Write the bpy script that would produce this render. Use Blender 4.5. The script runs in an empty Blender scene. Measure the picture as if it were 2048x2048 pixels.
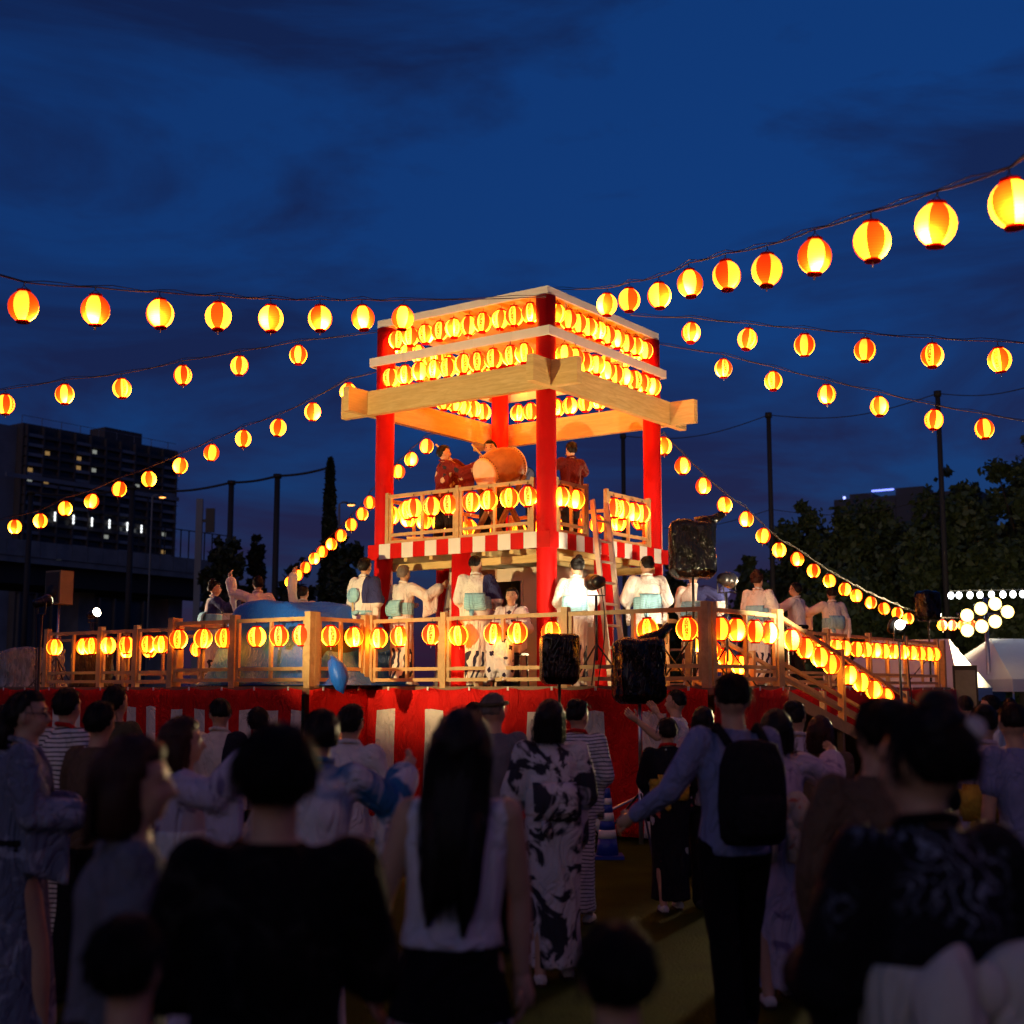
import bpy, bmesh, math, random
import numpy as np
from mathutils import Vector, Matrix, Euler
R = math.radians
rnd = random.Random(7)
SC = bpy.context.scene
COL = SC.collection

# ------------------------------------------------------------------ camera, world, sun, exposure
CAM_H = 1.70
FPX = 2652.0            # focal length in pixels of a 2048 px frame
PITCH = math.atan(355.2 / FPX)
cam_d = bpy.data.cameras.new('camera')
cam_d.sensor_width = 36.0
cam_d.lens = 36.0 * FPX / 2048.0
cam_d.clip_start = 0.05
cam_d.clip_end = 3000.0
cam_d.dof.use_dof = True
cam_d.dof.focus_distance = 16.5
cam_d.dof.aperture_fstop = 1.9
cam = bpy.data.objects.new('camera', cam_d)
cam.location = (0, 0, CAM_H)
cam.rotation_euler = (math.pi / 2 + PITCH, 0, 0)
COL.objects.link(cam)
SC.camera = cam

SUN_ELEV, SUN_ROT = R(1.6), R(205.0)
world = bpy.data.worlds.new('World')
SC.world = world
world.use_nodes = True
wt = world.node_tree
wt.nodes.clear()
def wn(t, **k):
    n = wt.nodes.new(t)
    for a, b in k.items():
        setattr(n, a, b)
    return n
sky = wn('ShaderNodeTexSky', sky_type='NISHITA', sun_disc=False, sun_elevation=SUN_ELEV, sun_rotation=SUN_ROT,
         altitude=0.0, air_density=1.0, dust_density=0.6, ozone_density=5.0)
tc = wn('ShaderNodeTexCoord')
mp = wn('ShaderNodeMapping')
mp.inputs['Scale'].default_value = (1.2, 1.2, 4.2)
mp.inputs['Rotation'].default_value = (0.05, -0.16, 0.3)
mp.inputs['Location'].default_value = (0.35, 0.1, 0.2)
nz = wn('ShaderNodeTexNoise')
nz.inputs['Scale'].default_value = 2.1
nz.inputs['Detail'].default_value = 7.0
nz.inputs['Roughness'].default_value = 0.58
nz.inputs['Distortion'].default_value = 0.6
cr = wn('ShaderNodeValToRGB')
cr.color_ramp.elements[0].position = 0.42
cr.color_ramp.elements[0].color = (0, 0, 0, 1)
cr.color_ramp.elements[1].position = 0.60
cr.color_ramp.elements[1].color = (1, 1, 1, 1)
tint = wn('ShaderNodeMix', data_type='RGBA', blend_type='MULTIPLY')
tint.inputs[0].default_value = 1.0
sepw = wn('ShaderNodeSeparateXYZ')
hr = wn('ShaderNodeValToRGB')                     # dusk: violet low down, blue overhead
hr.color_ramp.elements[0].position = 0.0
hr.color_ramp.elements[0].color = (0.30, 0.27, 0.58, 1)
hr.color_ramp.elements[1].position = 0.55
hr.color_ramp.elements[1].color = (0.08, 0.86, 1.08, 1)
he = hr.color_ramp.elements.new(0.22)
he.color = (0.20, 0.54, 0.80, 1)
cl = wn('ShaderNodeMix', data_type='RGBA', blend_type='MULTIPLY')
cl.inputs[7].default_value = (1.9, 0.40, 0.36, 1)
bg = wn('ShaderNodeBackground')
bg.inputs['Strength'].default_value = 0.15
wo = wn('ShaderNodeOutputWorld')
L = wt.links.new
L(tc.outputs['Generated'], sepw.inputs[0]); L(sepw.outputs[2], hr.inputs[0]); L(hr.outputs[0], tint.inputs[7])
L(tc.outputs['Generated'], mp.inputs[0]); L(mp.outputs[0], nz.inputs['Vector'])
L(nz.outputs[0], cr.inputs[0]); L(sky.outputs[0], tint.inputs[6])
L(tint.outputs[2], cl.inputs[6]); L(cr.outputs[0], cl.inputs[0])
glow = wn('ShaderNodeMix', data_type='RGBA', blend_type='ADD')
glow.inputs[0].default_value = 1.0
glow.inputs[7].default_value = (0.028, 0.024, 0.17, 1)     # even skyglow of the city
L(cl.outputs[2], glow.inputs[6]); L(glow.outputs[2], bg.inputs['Color']); L(bg.outputs[0], wo.inputs['Surface'])

sun_d = bpy.data.lights.new('sun', 'SUN')
sun_d.energy = 0.11                # last afterglow of the sunset behind the camera
sun_d.angle = R(30)
sun_d.color = (1.0, 0.78, 0.62)
sun = bpy.data.objects.new('sun', sun_d)
sun.rotation_euler = Vector((0.46, 1.0, -0.36)).to_track_quat('-Z', 'Y').to_euler()
COL.objects.link(sun)

SC.view_settings.view_transform = 'Standard'
SC.view_settings.look = 'None'
SC.view_settings.exposure = 0.0
SC.view_settings.gamma = 1.0
SC.view_settings.use_curve_mapping = False
SC.render.engine = 'CYCLES'
cy = SC.cycles
cy.use_denoising = True
try:
    cy.denoiser = 'OPENIMAGEDENOISE'
except Exception:
    pass
cy.max_bounces = 5
cy.diffuse_bounces = 3
cy.glossy_bounces = 3
cy.transmission_bounces = 5
cy.transparent_max_bounces = 12
cy.sample_clamp_indirect = 4.0
cy.caustics_reflective = False
cy.caustics_refractive = False
cy.use_light_tree = True

# lamp powers (their fittings are built further down)
P_CAN1, P_CAN2, P_FILL3, P_CAN4, P_CAN5, P_CAN6, P_FLOOD = 90.0, 200.0, 75.0, 950.0, 300.0, 1650.0, 11000.0

# ------------------------------------------------------------------ frames
CT, ST = math.cos(PITCH), math.sin(PITCH)
def ray(px, py):
    a = (1024 - py) / FPX
    b = (px - 1024) / FPX
    return Vector((b, CT - a * ST, ST + a * CT))
def at(px, py, Y):                    # world point on a pixel's ray at depth Y
    d = ray(px, py)
    d = d * (Y / d.y)
    return Vector((d.x, d.y, d.z + CAM_H))
def atz(px, py, Z):
    d = ray(px, py)
    d = d * ((Z - CAM_H) / d.z)
    return Vector((d.x, d.y, Z))
AL = 0.622
OX, OY = 0.127, 18.95
UX, UY = -math.cos(AL), math.sin(AL)          # u: along the tower face, away to the one side
VX, VY = math.sin(AL), math.cos(AL)           # v: away from the camera
def S(u, v, z):
    return Vector((OX + u * UX + v * VX, OY + u * UY + v * VY, z))
def UV(p):
    x, y = p[0] - OX, p[1] - OY
    return x * UX + y * UY, x * VX + y * VY
DECK = 1.74
BALC = CAM_H + 1.90

# ------------------------------------------------------------------ object helpers
def tag(o, label, cat, group=None, kind=None):
    o['label'] = label
    o['category'] = cat
    if group:
        o['group'] = group
    if kind:
        o['kind'] = kind
    return o
def thing(name, label, cat, loc=(0, 0, 0), rz=0.0, group=None):
    o = bpy.data.objects.new(name, None)
    o.empty_display_size = 0.1
    COL.objects.link(o)
    o.location = loc
    o.rotation_euler = (0, 0, rz)
    o['label'] = label
    o['category'] = cat
    if group:
        o['group'] = group
    return o
def link(name, me, parent=None, loc=None):
    o = bpy.data.objects.new(name, me)
    COL.objects.link(o)
    if parent is not None:
        o.parent = parent
    if loc is not None:
        o.location = loc
    return o
def copy_tree(o, parent=None):
    c = o.copy()
    COL.objects.link(c)
    if parent is not None:
        c.parent = parent
    for ch in o.children:
        copy_tree(ch, c)
    return c

class MB:
    """collects shapes for ONE mesh"""
    def __init__(s, base=(0, 0, 0)):
        s.v = []; s.f = []; s.b = Vector(base)
    def add(s, vs, fs):
        n = len(s.v)
        s.v += [tuple(Vector(p) - s.b) for p in vs]
        s.f += [tuple(i + n for i in f) for f in fs]
        return s
    def hexa(s, c):                       # 8 corners: bottom 4, top 4
        return s.add(c, [(3, 2, 1, 0), (4, 5, 6, 7), (0, 1, 5, 4), (1, 2, 6, 5), (2, 3, 7, 6), (3, 0, 4, 7)])
    def box(s, x0, x1, y0, y1, z0, z1):
        return s.hexa([(x0, y0, z0), (x1, y0, z0), (x1, y1, z0), (x0, y1, z0), (x0, y0, z1), (x1, y0, z1), (x1, y1, z1), (x0, y1, z1)])
    def sbox(s, u0, u1, v0, v1, z0, z1):  # box in the stage frame
        return s.hexa([S(u0, v0, z0), S(u0, v1, z0), S(u1, v1, z0), S(u1, v0, z0), S(u0, v0, z1), S(u0, v1, z1), S(u1, v1, z1), S(u1, v0, z1)])
    def bar(s, a, b, w, h, up=(0, 0, 1)):
        a, b = Vector(a), Vector(b)
        d = (b - a).normalized()
        sd = d.cross(Vector(up))
        if sd.length < 1e-4:
            sd = d.cross(Vector((UX, UY, 0)))
        sd.normalize()
        uu = sd.cross(d).normalized()
        sd *= w / 2; uu *= h / 2
        return s.hexa([a - sd - uu, a + sd - uu, b + sd - uu, b - sd - uu, a - sd + uu, a + sd + uu, b + sd + uu, b - sd + uu])
    def tube(s, pts, rad, n=8, cap=True, squash=None):
        pts = [Vector(p) for p in pts]
        if not hasattr(rad, '__len__'):
            rad = [rad] * len(pts)
        rings = []
        prev = None
        for i, p in enumerate(pts):
            d = (pts[min(i + 1, len(pts) - 1)] - pts[max(i - 1, 0)])
            if d.length < 1e-9:
                d = Vector((0, 0, 1))
            d.normalize()
            if prev is None:
                ref = Vector((0, 0, 1)) if abs(d.z) < 0.9 else Vector((1, 0, 0))
                x = d.cross(ref).normalized()
            else:
                x = (prev - d * prev.dot(d))
                if x.length < 1e-6:
                    x = d.orthogonal()
                x.normalize()
            prev = x
            y = d.cross(x)
            rings.append([p + (x * math.cos(2 * math.pi * k / n) + y * math.sin(2 * math.pi * k / n)) * rad[i] for k in range(n)])
        vs = [q for r in rings for q in r]
        fs = []
        for i in range(len(pts) - 1):
            for k in range(n):
                fs.append((i * n + k, i * n + (k + 1) % n, (i + 1) * n + (k + 1) % n, (i + 1) * n + k))
        if cap:
            fs.append(tuple(range(n - 1, -1, -1)))
            m = (len(pts) - 1) * n
            fs.append(tuple(m + k for k in range(n)))
        return s.add(vs, fs)
    def rings(s, rows, n=16, cap=True):    # rows: (cx, cy, cz, rx, ry) horizontal ellipses
        vs = []
        for (cx, cy, cz, rx, ry) in rows:
            for k in range(n):
                t = 2 * math.pi * k / n
                vs.append((cx + rx * math.cos(t), cy + ry * math.sin(t), cz))
        fs = []
        for i in range(len(rows) - 1):
            for k in range(n):
                fs.append((i * n + k, i * n + (k + 1) % n, (i + 1) * n + (k + 1) % n, (i + 1) * n + k))
        if cap:
            fs.append(tuple(range(n - 1, -1, -1)))
            m = (len(rows) - 1) * n
            fs.append(tuple(m + k for k in range(n)))
        return s.add(vs, fs)
    def lathe(s, prof, n=16, c=(0, 0, 0), cap=True):
        return s.rings([(c[0], c[1], c[2] + z, r, r) for r, z in prof], n, cap)
    def ball(s, c, r, n=10, m=6):
        rx, ry, rz = (r, r, r) if not hasattr(r, '__len__') else r
        rows = []
        for i in range(m + 1):
            t = -math.pi / 2 + math.pi * i / m
            k = max(math.cos(t), 0.02)
            rows.append((c[0], c[1], c[2] + rz * math.sin(t), rx * k, ry * k))
        return s.rings(rows, n)
    def mesh(s, name, mat=None, smooth=False):
        me = bpy.data.meshes.new(name)
        me.from_pydata([tuple(p) for p in s.v], [], s.f)
        if mat is not None:
            me.materials.append(mat)
        if smooth:
            me.polygons.foreach_set('use_smooth', [True] * len(me.polygons))
        me.update()
        return me
    def build(s, name, mat=None, parent=None, smooth=False, loc=None):
        return link(name, s.mesh(name, mat, smooth), parent, loc)
def mb(t):                                 # builder whose coordinates are world coordinates, stored relative to an unrotated thing
    return MB(t.location)

# ------------------------------------------------------------------ materials
MATS = {}
def node_mat(name):
    m = bpy.data.materials.new(name)
    m.use_nodes = True
    nt = m.node_tree
    nt.nodes.clear()
    out = nt.nodes.new('ShaderNodeOutputMaterial')
    return m, nt, out
class G:
    def __init__(s, nt): s.nt = nt
    def n(s, t, **k):
        x = s.nt.nodes.new(t)
        for a, b in k.items():
            setattr(x, a, b)
        return x
    def l(s, a, b): s.nt.links.new(a, b)
    def math(s, op, a, b=None, c=None):
        x = s.n('ShaderNodeMath', operation=op)
        for i, q in enumerate((a, b, c)):
            if q is None: continue
            if isinstance(q, (int, float)): x.inputs[i].default_value = q
            else: s.l(q, x.inputs[i])
        return x.outputs[0]
    def mix(s, fac, a, b, mode='MIX'):
        x = s.n('ShaderNodeMix', data_type='RGBA', blend_type=mode)
        for i, q in ((0, fac), (6, a), (7, b)):
            if isinstance(q, (int, float)): x.inputs[i].default_value = q
            elif isinstance(q, (tuple, list)): x.inputs[i].default_value = (*q[:3], 1)
            else: s.l(q, x.inputs[i])
        return x.outputs[2]
    def ramp(s, fac, stops):
        x = s.n('ShaderNodeValToRGB')
        e = x.color_ramp.elements
        while len(e) < len(stops): e.new(0.5)
        for i, (p, c) in enumerate(stops):
            e[i].position = p
            e[i].color = (*c, 1) if hasattr(c, '__len__') else (c, c, c, 1)
        s.l(fac, x.inputs[0])
        return x.outputs[0]
    def coords(s, kind='Object', scale=(1, 1, 1), rot=(0, 0, 0)):
        t = s.n('ShaderNodeTexCoord')
        m = s.n('ShaderNodeMapping')
        m.inputs['Scale'].default_value = scale
        m.inputs['Rotation'].default_value = rot
        s.l(t.outputs[kind], m.inputs[0])
        return m.outputs[0]
    def noise(s, vec, scale, detail=3, rough=0.5, dist=0.0):
        x = s.n('ShaderNodeTexNoise')
        x.inputs['Scale'].default_value = scale
        x.inputs['Detail'].default_value = detail
        x.inputs['Roughness'].default_value = rough
        x.inputs['Distortion'].default_value = dist
        s.l(vec, x.inputs['Vector'])
        return x.outputs[0]
def surf(name, color, rough=0.6, metal=0.0, var=0.12, vscale=6.0, bump=0.15, bscale=25.0, stretch=(1, 1, 1), spec=0.4, colfn=None, alpha=None, trans=0.0, coat=0.0, sheen=0.0, bdist=0.01, crease=0.0):
    """a Principled surface with its own grain: colour variation, roughness variation and fine relief"""
    if name in MATS:
        return MATS[name]
    m, nt, out = node_mat(name)
    g = G(nt)
    p = g.n('ShaderNodeBsdfPrincipled')
    g.l(p.outputs[0], out.inputs[0])
    vec = g.coords('Object', stretch)
    n1 = g.noise(vec, vscale, 4, 0.6)
    base = colfn(g, vec) if colfn else color
    dark = g.mix(1.0, base, (1 - var, 1 - var, 1 - var), 'MULTIPLY')
    lite = g.mix(1.0, base, (1 + var, 1 + var, 1 + var), 'MULTIPLY')
    colr = g.mix(g.ramp(n1, [(0.3, 0.0), (0.7, 1.0)]), dark, lite)
    g.l(colr, p.inputs['Base Color'])
    g.l(g.math('MULTIPLY_ADD', n1, 0.25, rough - 0.12), p.inputs['Roughness'])
    p.inputs['Metallic'].default_value = metal
    p.inputs['Specular IOR Level'].default_value = spec
    if coat: p.inputs['Coat Weight'].default_value = coat
    if sheen:
        p.inputs['Sheen Weight'].default_value = sheen
    if bump:
        b = g.n('ShaderNodeBump')
        b.inputs['Strength'].default_value = bump
        b.inputs['Distance'].default_value = bdist
        g.l(g.noise(vec, bscale, 4, 0.6), b.inputs['Height'])
        if crease:                                   # soft folds: ridged noise
            b2 = g.n('ShaderNodeBump')
            b2.inputs['Strength'].default_value = crease
            b2.inputs['Distance'].default_value = 0.05
            cv = g.coords('Object', (1.0, 1.0, 0.55), (0.3, 0.2, 0.0))
            rn = g.math('ABSOLUTE', g.math('SUBTRACT', g.noise(cv, 5.5, 3, 0.55, 1.4), 0.5))
            g.l(g.math('POWER', rn, 0.6), b2.inputs['Height'])
            g.l(b2.outputs[0], b.inputs['Normal'])
        g.l(b.outputs[0], p.inputs['Normal'])
    if alpha is not None:
        p.inputs['Alpha'].default_value = alpha
    if trans:
        p.inputs['Transmission Weight'].default_value = trans
    MATS[name] = m
    return m
def emis(name, color, strength):
    if name in MATS:
        return MATS[name]
    m, nt, out = node_mat(name)
    g = G(nt)
    e = g.n('ShaderNodeEmission')
    e.inputs[0].default_value = (*color, 1)
    e.inputs[1].default_value = strength
    g.l(e.outputs[0], out.inputs[0])
    MATS[name] = m
    return m
def wood(name, c1, c2, axis_stretch=(1, 1, 12), scale=5.0, rough=0.55):
    if name in MATS:
        return MATS[name]
    m, nt, out = node_mat(name)
    g = G(nt)
    p = g.n('ShaderNodeBsdfPrincipled')
    g.l(p.outputs[0], out.inputs[0])
    oi = g.n('ShaderNodeObjectInfo')
    vec = g.coords('Object', axis_stretch)
    va = g.n('ShaderNodeVectorMath', operation='ADD')
    g.l(vec, va.inputs[0])
    cmb = g.n('ShaderNodeCombineXYZ')
    rr = g.math('MULTIPLY', oi.outputs['Random'], 37.0)
    g.l(rr, cmb.inputs[0]); g.l(rr, cmb.inputs[1]); g.l(rr, cmb.inputs[2])
    g.l(cmb.outputs[0], va.inputs[1])
    n1 = g.noise(va.outputs[0], scale, 5, 0.65, 0.8)
    n2 = g.noise(va.outputs[0], scale * 0.25, 2, 0.5, 0.3)
    col = g.mix(g.ramp(n1, [(0.35, 0.0), (0.68, 1.0)]), c1, c2)
    col = g.mix(g.math('MULTIPLY', g.ramp(n2, [(0.45, 0.0), (0.75, 1.0)]), 0.35), col, tuple(x * 0.62 for x in c1))
    col = g.mix(g.math('MULTIPLY', oi.outputs['Random'], 0.35), col, tuple(x * 0.72 for x in c2))
    g.l(col, p.inputs['Base Color'])
    g.l(g.math('MULTIPLY_ADD', n1, 0.3, rough - 0.15), p.inputs['Roughness'])
    b = g.n('ShaderNodeBump')
    b.inputs['Strength'].default_value = 0.25
    b.inputs['Distance'].default_value = 0.004
    g.l(n1, b.inputs['Height'])
    g.l(b.outputs[0], p.inputs['Normal'])
    MATS[name] = m
    return m

M_RAIL = wood('rail_timber', (0.42, 0.26, 0.10), (0.60, 0.40, 0.18), (3, 3, 3), 3.0)
M_BEAM = wood('beam_timber', (0.56, 0.38, 0.12), (0.74, 0.56, 0.23), (1.2, 1.2, 11), 2.6)
M_DARKWOOD = wood('dark_timber', (0.14, 0.08, 0.04), (0.22, 0.13, 0.06), (2, 2, 2), 4.0)
M_WHITE = surf('painted_white_board', (0.74, 0.71, 0.64), 0.5, var=0.06, vscale=3, bump=0.05)
M_RED = surf('red_cloth_wrap', (0.55, 0.005, 0.004), 0.6, var=0.14, vscale=2.0, bump=0.10, bscale=14, spec=0.12, crease=0.25)
M_REDP = surf('red_painted_board', (0.55, 0.008, 0.005), 0.6, var=0.14, vscale=4, bump=0.05, spec=0.12)
M_BLACKM = surf('black_metal', (0.012, 0.012, 0.013), 0.35, 0.0, var=0.2, bump=0.05, spec=0.5)
M_STEEL = surf('aluminium', (0.55, 0.55, 0.56), 0.35, 0.9, var=0.1, bump=0.05)
M_CONC = surf('concrete', (0.26, 0.25, 0.24), 0.85, var=0.25, vscale=0.6, bump=0.2, bscale=4)
M_ROPE = surf('rope', (0.10, 0.075, 0.06), 0.8, bump=0.2)
M_CABLE = surf('black_cable', (0.012, 0.012, 0.014), 0.6, bump=0.0)
def u_at(px, v, z):                       # where the line v = const at height z passes a pixel column
    lo, hi = -30.0, 30.0
    for _ in range(60):
        m = (lo + hi) / 2
        p = S(m, v, z)
        zc = p.y * CT + (z - CAM_H) * ST
        x = 1024 + FPX * p.x / zc if zc > 0.5 else 1e9
        if x > px: lo = m
        else: hi = m
    return (lo + hi) / 2
def v_at(px, u, z):
    lo, hi = -14.0, 60.0
    for _ in range(60):
        m = (lo + hi) / 2
        p = S(u, m, z)
        zc = p.y * CT + (z - CAM_H) * ST
        x = 1024 + FPX * p.x / zc if zc > 0.5 else -1e9
        if x < px: lo = m
        else: hi = m
    return (lo + hi) / 2

# ------------------------------------------------------------------ ground
def turf(g, vec):
    n = g.noise(vec, 0.35, 4, 0.6)
    n2 = g.noise(vec, 60.0, 3, 0.7)
    c = g.mix(g.ramp(n, [(0.35, 0.0), (0.65, 1.0)]), (0.026, 0.044, 0.004), (0.046, 0.060, 0.006))
    return g.mix(g.ramp(n2, [(0.4, 0.0), (0.7, 0.6)]), c, (0.03, 0.036, 0.008))
M_TURF = surf('trampled_turf', (0.05, 0.06, 0.015), 0.9, colfn=turf, var=0.35, vscale=1.6, bump=0.8, bscale=45, bdist=0.03, spec=0.03)
g0 = MB()
NG = 40
ext = 1600.0
g0.add([(-ext, -200, 0), (ext, -200, 0), (ext, 2600, 0), (-ext, 2600, 0)], [(0, 1, 2, 3)])
gr = g0.build('ground', M_TURF)
gr['kind'] = 'structure'

# ------------------------------------------------------------------ stage deck
U0, V0 = -4.07, -2.15
DECKPOLY = [(-4.07, -2.15), (0.95, -2.15), (0.95, -3.27), (3.66, -3.27), (3.66, -2.20), (10.6, -2.20), (10.6, 4.2), (4.2, 4.2), (4.2, 11.5), (-2.45, 11.5), (-2.45, -0.20), (-4.07, -0.20)]
stage = thing('stage_deck', 'raised timber dance stage round the red tower, its edge hung with curtains', 'stage', S(0, 0, 0))
m = mb(stage)
n = len(DECKPOLY)
m.add([S(u, v, DECK - 0.10) for u, v in DECKPOLY] + [S(u, v, DECK) for u, v in DECKPOLY],
      [tuple(range(n)), tuple(range(2 * n - 1, n - 1, -1))] + [(i, i + n, (i + 1) % n + n, (i + 1) % n) for i in range(n)])
m.build('platform', M_DARKWOOD, stage)
for (u, v) in [(-3.8, -1.9), (-3.8, -0.5), (-1.5, -1.9), (0.7, -1.9), (1.2, -3.0), (3.4, -3.0), (3.4, -1.9), (6.0, -1.9), (8.5, -1.9), (10.3, -1.9), (10.3, 3.9), (7, 3.9), (4, 3.9), (4, 8), (4, 11.2), (0, 11.2), (-2.2, 11.2), (-2.2, 8), (-2.2, 5), (-2.2, 2), (0, 2), (2, 0)]:
    m = mb(stage)
    m.sbox(u - 0.05, u + 0.05, v - 0.05, v + 0.05, -0.02, DECK - 0.10)
    m.build('support_post', M_DARKWOOD, stage)

# ------------------------------------------------------------------ curtains hung round the stage
def curtain_mat(name, spacing, width, phase, top, red=(0.58, 0.008, 0.006), white=(0.70, 0.62, 0.54)):
    def cf(g, vec):
        t = g.n('ShaderNodeTexCoord')
        sp = g.n('ShaderNodeSeparateXYZ')
        g.l(t.outputs['UV'], sp.inputs[0])
        a = g.math('ADD', sp.outputs[0], phase)
        md = g.math('FRACT', g.math('DIVIDE', a, spacing))
        inside = g.math('LESS_THAN', md, width / spacing)
        low = g.math('LESS_THAN', sp.outputs[1], top)
        return g.mix(g.math('MULTIPLY', inside, low), red, white)
    return surf(name, red, 0.75, colfn=cf, var=0.20, vscale=1.8, bump=0.12, bscale=30, spec=0.15, crease=1.0)
def curtain(name, label, a, b, out, mat, z1=DECK - 0.015, z0=0.05, amp=0.042, seed=0):
    r = random.Random(seed)
    A, B = S(a[0], a[1], 0), S(b[0], b[1], 0)
    ln = (B - A).length
    d = (B - A) / ln
    o = Vector((UX * out[0] + VX * out[1], UY * out[0] + VY * out[1], 0))
    t = thing(name, label, 'curtain', (A + B) / 2, 0)
    nx, nz_ = max(8, int(ln / 0.05)), 14
    ph = [r.uniform(0, 6.28) for _ in range(6)]
    fr = [r.uniform(5, 9), r.uniform(11, 16), r.uniform(1.5, 3), r.uniform(20, 26), r.uniform(2.5, 4), r.uniform(7, 12)]
    vs, uvs = [], []
    for j in range(nz_ + 1):
        q = j / nz_
        z = z1 + (z0 - z1) * q
        k = 0.25 + 0.75 * q ** 0.7
        for i in range(nx + 1):
            s = ln * i / nx
            sc = 0.016 * abs(math.sin(s * math.pi / 0.62 - 1.1))
            off = amp * k * (0.5 * math.sin(fr[0] * s + ph[0] + q * 0.6) + 0.35 * math.sin(fr[1] * s + ph[1] - q * 1.1) + 0.6 * math.sin(fr[2] * s + ph[2]) + 0.15 * math.sin(fr[3] * s + ph[3] + 2 * q))
            p = A + d * s + o * (0.05 + amp + off)
            vs.append((p.x, p.y, z - (sc * (1 - q) * 2.0)))
            uvs.append((s + 0.012 * math.sin(7 * q + s * 3), z))
    fs = []
    for j in range(nz_):
        for i in range(nx):
            fs.append((j * (nx + 1) + i, (j + 1) * (nx + 1) + i, (j + 1) * (nx + 1) + i + 1, j * (nx + 1) + i + 1))
    m = mb(t)
    m.add(vs, fs)
    me = m.mesh('cloth', mat, True)
    ul = me.uv_layers.new(name='UVMap')
    for lp in me.loops:
        ul.data[lp.index].uv = uvs[lp.vertex_index]
    c = link('cloth', me, t)
    so = c.modifiers.new('thickness', 'SOLIDIFY')
    so.thickness = 0.004
    # little white tie tapes along the top hem
    s = 0.22
    while s < ln - 0.1:
        p = A + d * s + o * (0.045 + amp)
        w = mb(t)
        w.bar(p + Vector((0, 0, z1 - 0.035)) + o * 0.03, p + Vector((0, 0, z1 + 0.012)) + o * 0.03, 0.028, 0.006, up=o)
        w.build('tie_tape', M_WHITE, t)
        s += 0.62 + r.uniform(-0.05, 0.05)
    return t
CM_A = curtain_mat('kohaku_wide', 0.80, 0.29, 0.27, DECK - 0.28)
CM_B = curtain_mat('kohaku_narrow', 0.46, 0.22, 0.05, DECK - 0.28)
CM_R = curtain_mat('kohaku_side', 0.80, 0.24, 0.40, DECK - 0.42)
curtain('stage_curtain', 'red curtain with wide-set white stripes below the ladder and wrapped speakers', (-4.10, -2.15), (0.93, -2.15), (0, -1), CM_A, seed=1)
curtain('stage_curtain', 'red curtain with close white stripes below the blue tarpaulin', (0.99, -3.27), (3.66, -3.27), (0, -1), CM_B, seed=2)
curtain('stage_curtain', 'short red return curtain beside the hanging end of blue tarpaulin', (0.95, -2.24), (0.95, -3.34), (-1, 0), CM_R, seed=3, amp=0.015)
curtain('stage_curtain', 'red curtain below the clear plastic bag, with white stripes', (3.72, -2.20), (10.6, -2.20), (0, -1), CM_B, seed=4)
curtain('stage_curtain', 'short return curtain between the close striped curtain and the plastic bag curtain', (3.66, -3.30), (3.66, -2.26), (1, 0), CM_R, seed=5, amp=0.015)
curtain('stage_curtain', 'dark red pleated curtain beside the foot of the ramp post', (-4.07, -0.20), (-4.07, -2.20), (-1, 0), CM_R, seed=6, amp=0.035)
curtain('stage_curtain', 'long red curtain behind the ramp with its lantern-hung handrail', (-2.45, 11.5), (-2.45, -0.12), (-1, 0), CM_R, seed=8)

# ------------------------------------------------------------------ railings
def rail_run(name, label, pts, posts, z=DECK, top=0.885, post_w=0.085, group='timber railings', lows=(0.225, 0.085), stile=True, slope=None, bar_w=0.045, post_h=0.06):
    """pts: a, b (u, v); posts: positions 0..1 along it. Panels between the posts: top rail, two low rails, stiles"""
    a, b = pts
    t = thing(name, label, 'railing', S((a[0] + b[0]) / 2, (a[1] + b[1]) / 2, z), 0, group)
    def P(f, h):
        zz = z + h + (slope * f if slope else 0)
        return S(a[0] + (b[0] - a[0]) * f, a[1] + (b[1] - a[1]) * f, zz)
    ln = (P(1, 0) - P(0, 0)).length
    pw = post_w / ln / 2
    for f in posts:
        m = mb(t); m.bar(P(f, -0.02), P(f, top + post_h), post_w, post_w, up=Vector((UX, UY, 0))); m.build('post', M_RAIL, t)
    for f0, f1 in zip(posts[:-1], posts[1:]):
        f0 += pw; f1 -= pw
        m = mb(t); m.bar(P(f0, top - 0.025), P(f1, top - 0.025), bar_w, 0.05); m.build('top_rail', M_RAIL, t)
        for h in lows:
            m = mb(t); m.bar(P(f0, h), P(f1, h), bar_w - 0.006, 0.045); m.build('low_rail', M_RAIL, t)
        if stile:
            e = 0.03 / ln
            for f in (f0 + e, (f0 + f1) / 2, f1 - e):
                m = mb(t); m.bar(P(f, lows[-1] + 0.022), P(f, top - 0.05), bar_w - 0.004, 0.042, up=Vector((UX, UY, 0))); m.build('stile', M_RAIL, t)
    return t
UA = [0.95, u_at(887, -2.13, DECK + .5), u_at(1130, -2.13, DECK + .5), -4.03]
fa = lambda us: [(x - us[0]) / (us[-1] - us[0]) for x in us]
rail_run('deck_railing', 'timber railing in front of the white booth with wrapped speakers against it', ((UA[0], -2.11), (UA[-1], -2.11)), fa(UA))
UB = [1.0, u_at(470, -3.22, DECK + .5), 3.62]
rail_run('deck_railing', 'timber railing in front of the blue tarpaulin', ((UB[0], -3.23), (UB[-1], -3.23)), fa(UB), post_w=0.10)
rail_run('deck_railing', 'single short railing panel beside the hanging end of blue tarpaulin', ((0.99, -3.14), (0.99, -2.20)), [0.0, 1.0])
UL = [3.70, u_at(273, -2.15, DECK + .5), 6.6, u_at(94, -2.15, DECK + .5)]
rail_run('deck_railing', 'timber railing running up to the loudspeaker on its pole and plastic bag', ((UL[0], -2.15), (UL[-1], -2.15)), fa(UL))
rail_run('deck_railing', 'short return railing between tarpaulin railing and loudspeaker railing', ((3.62, -3.14), (3.62, -2.25)), [0.0, 1.0])
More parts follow.
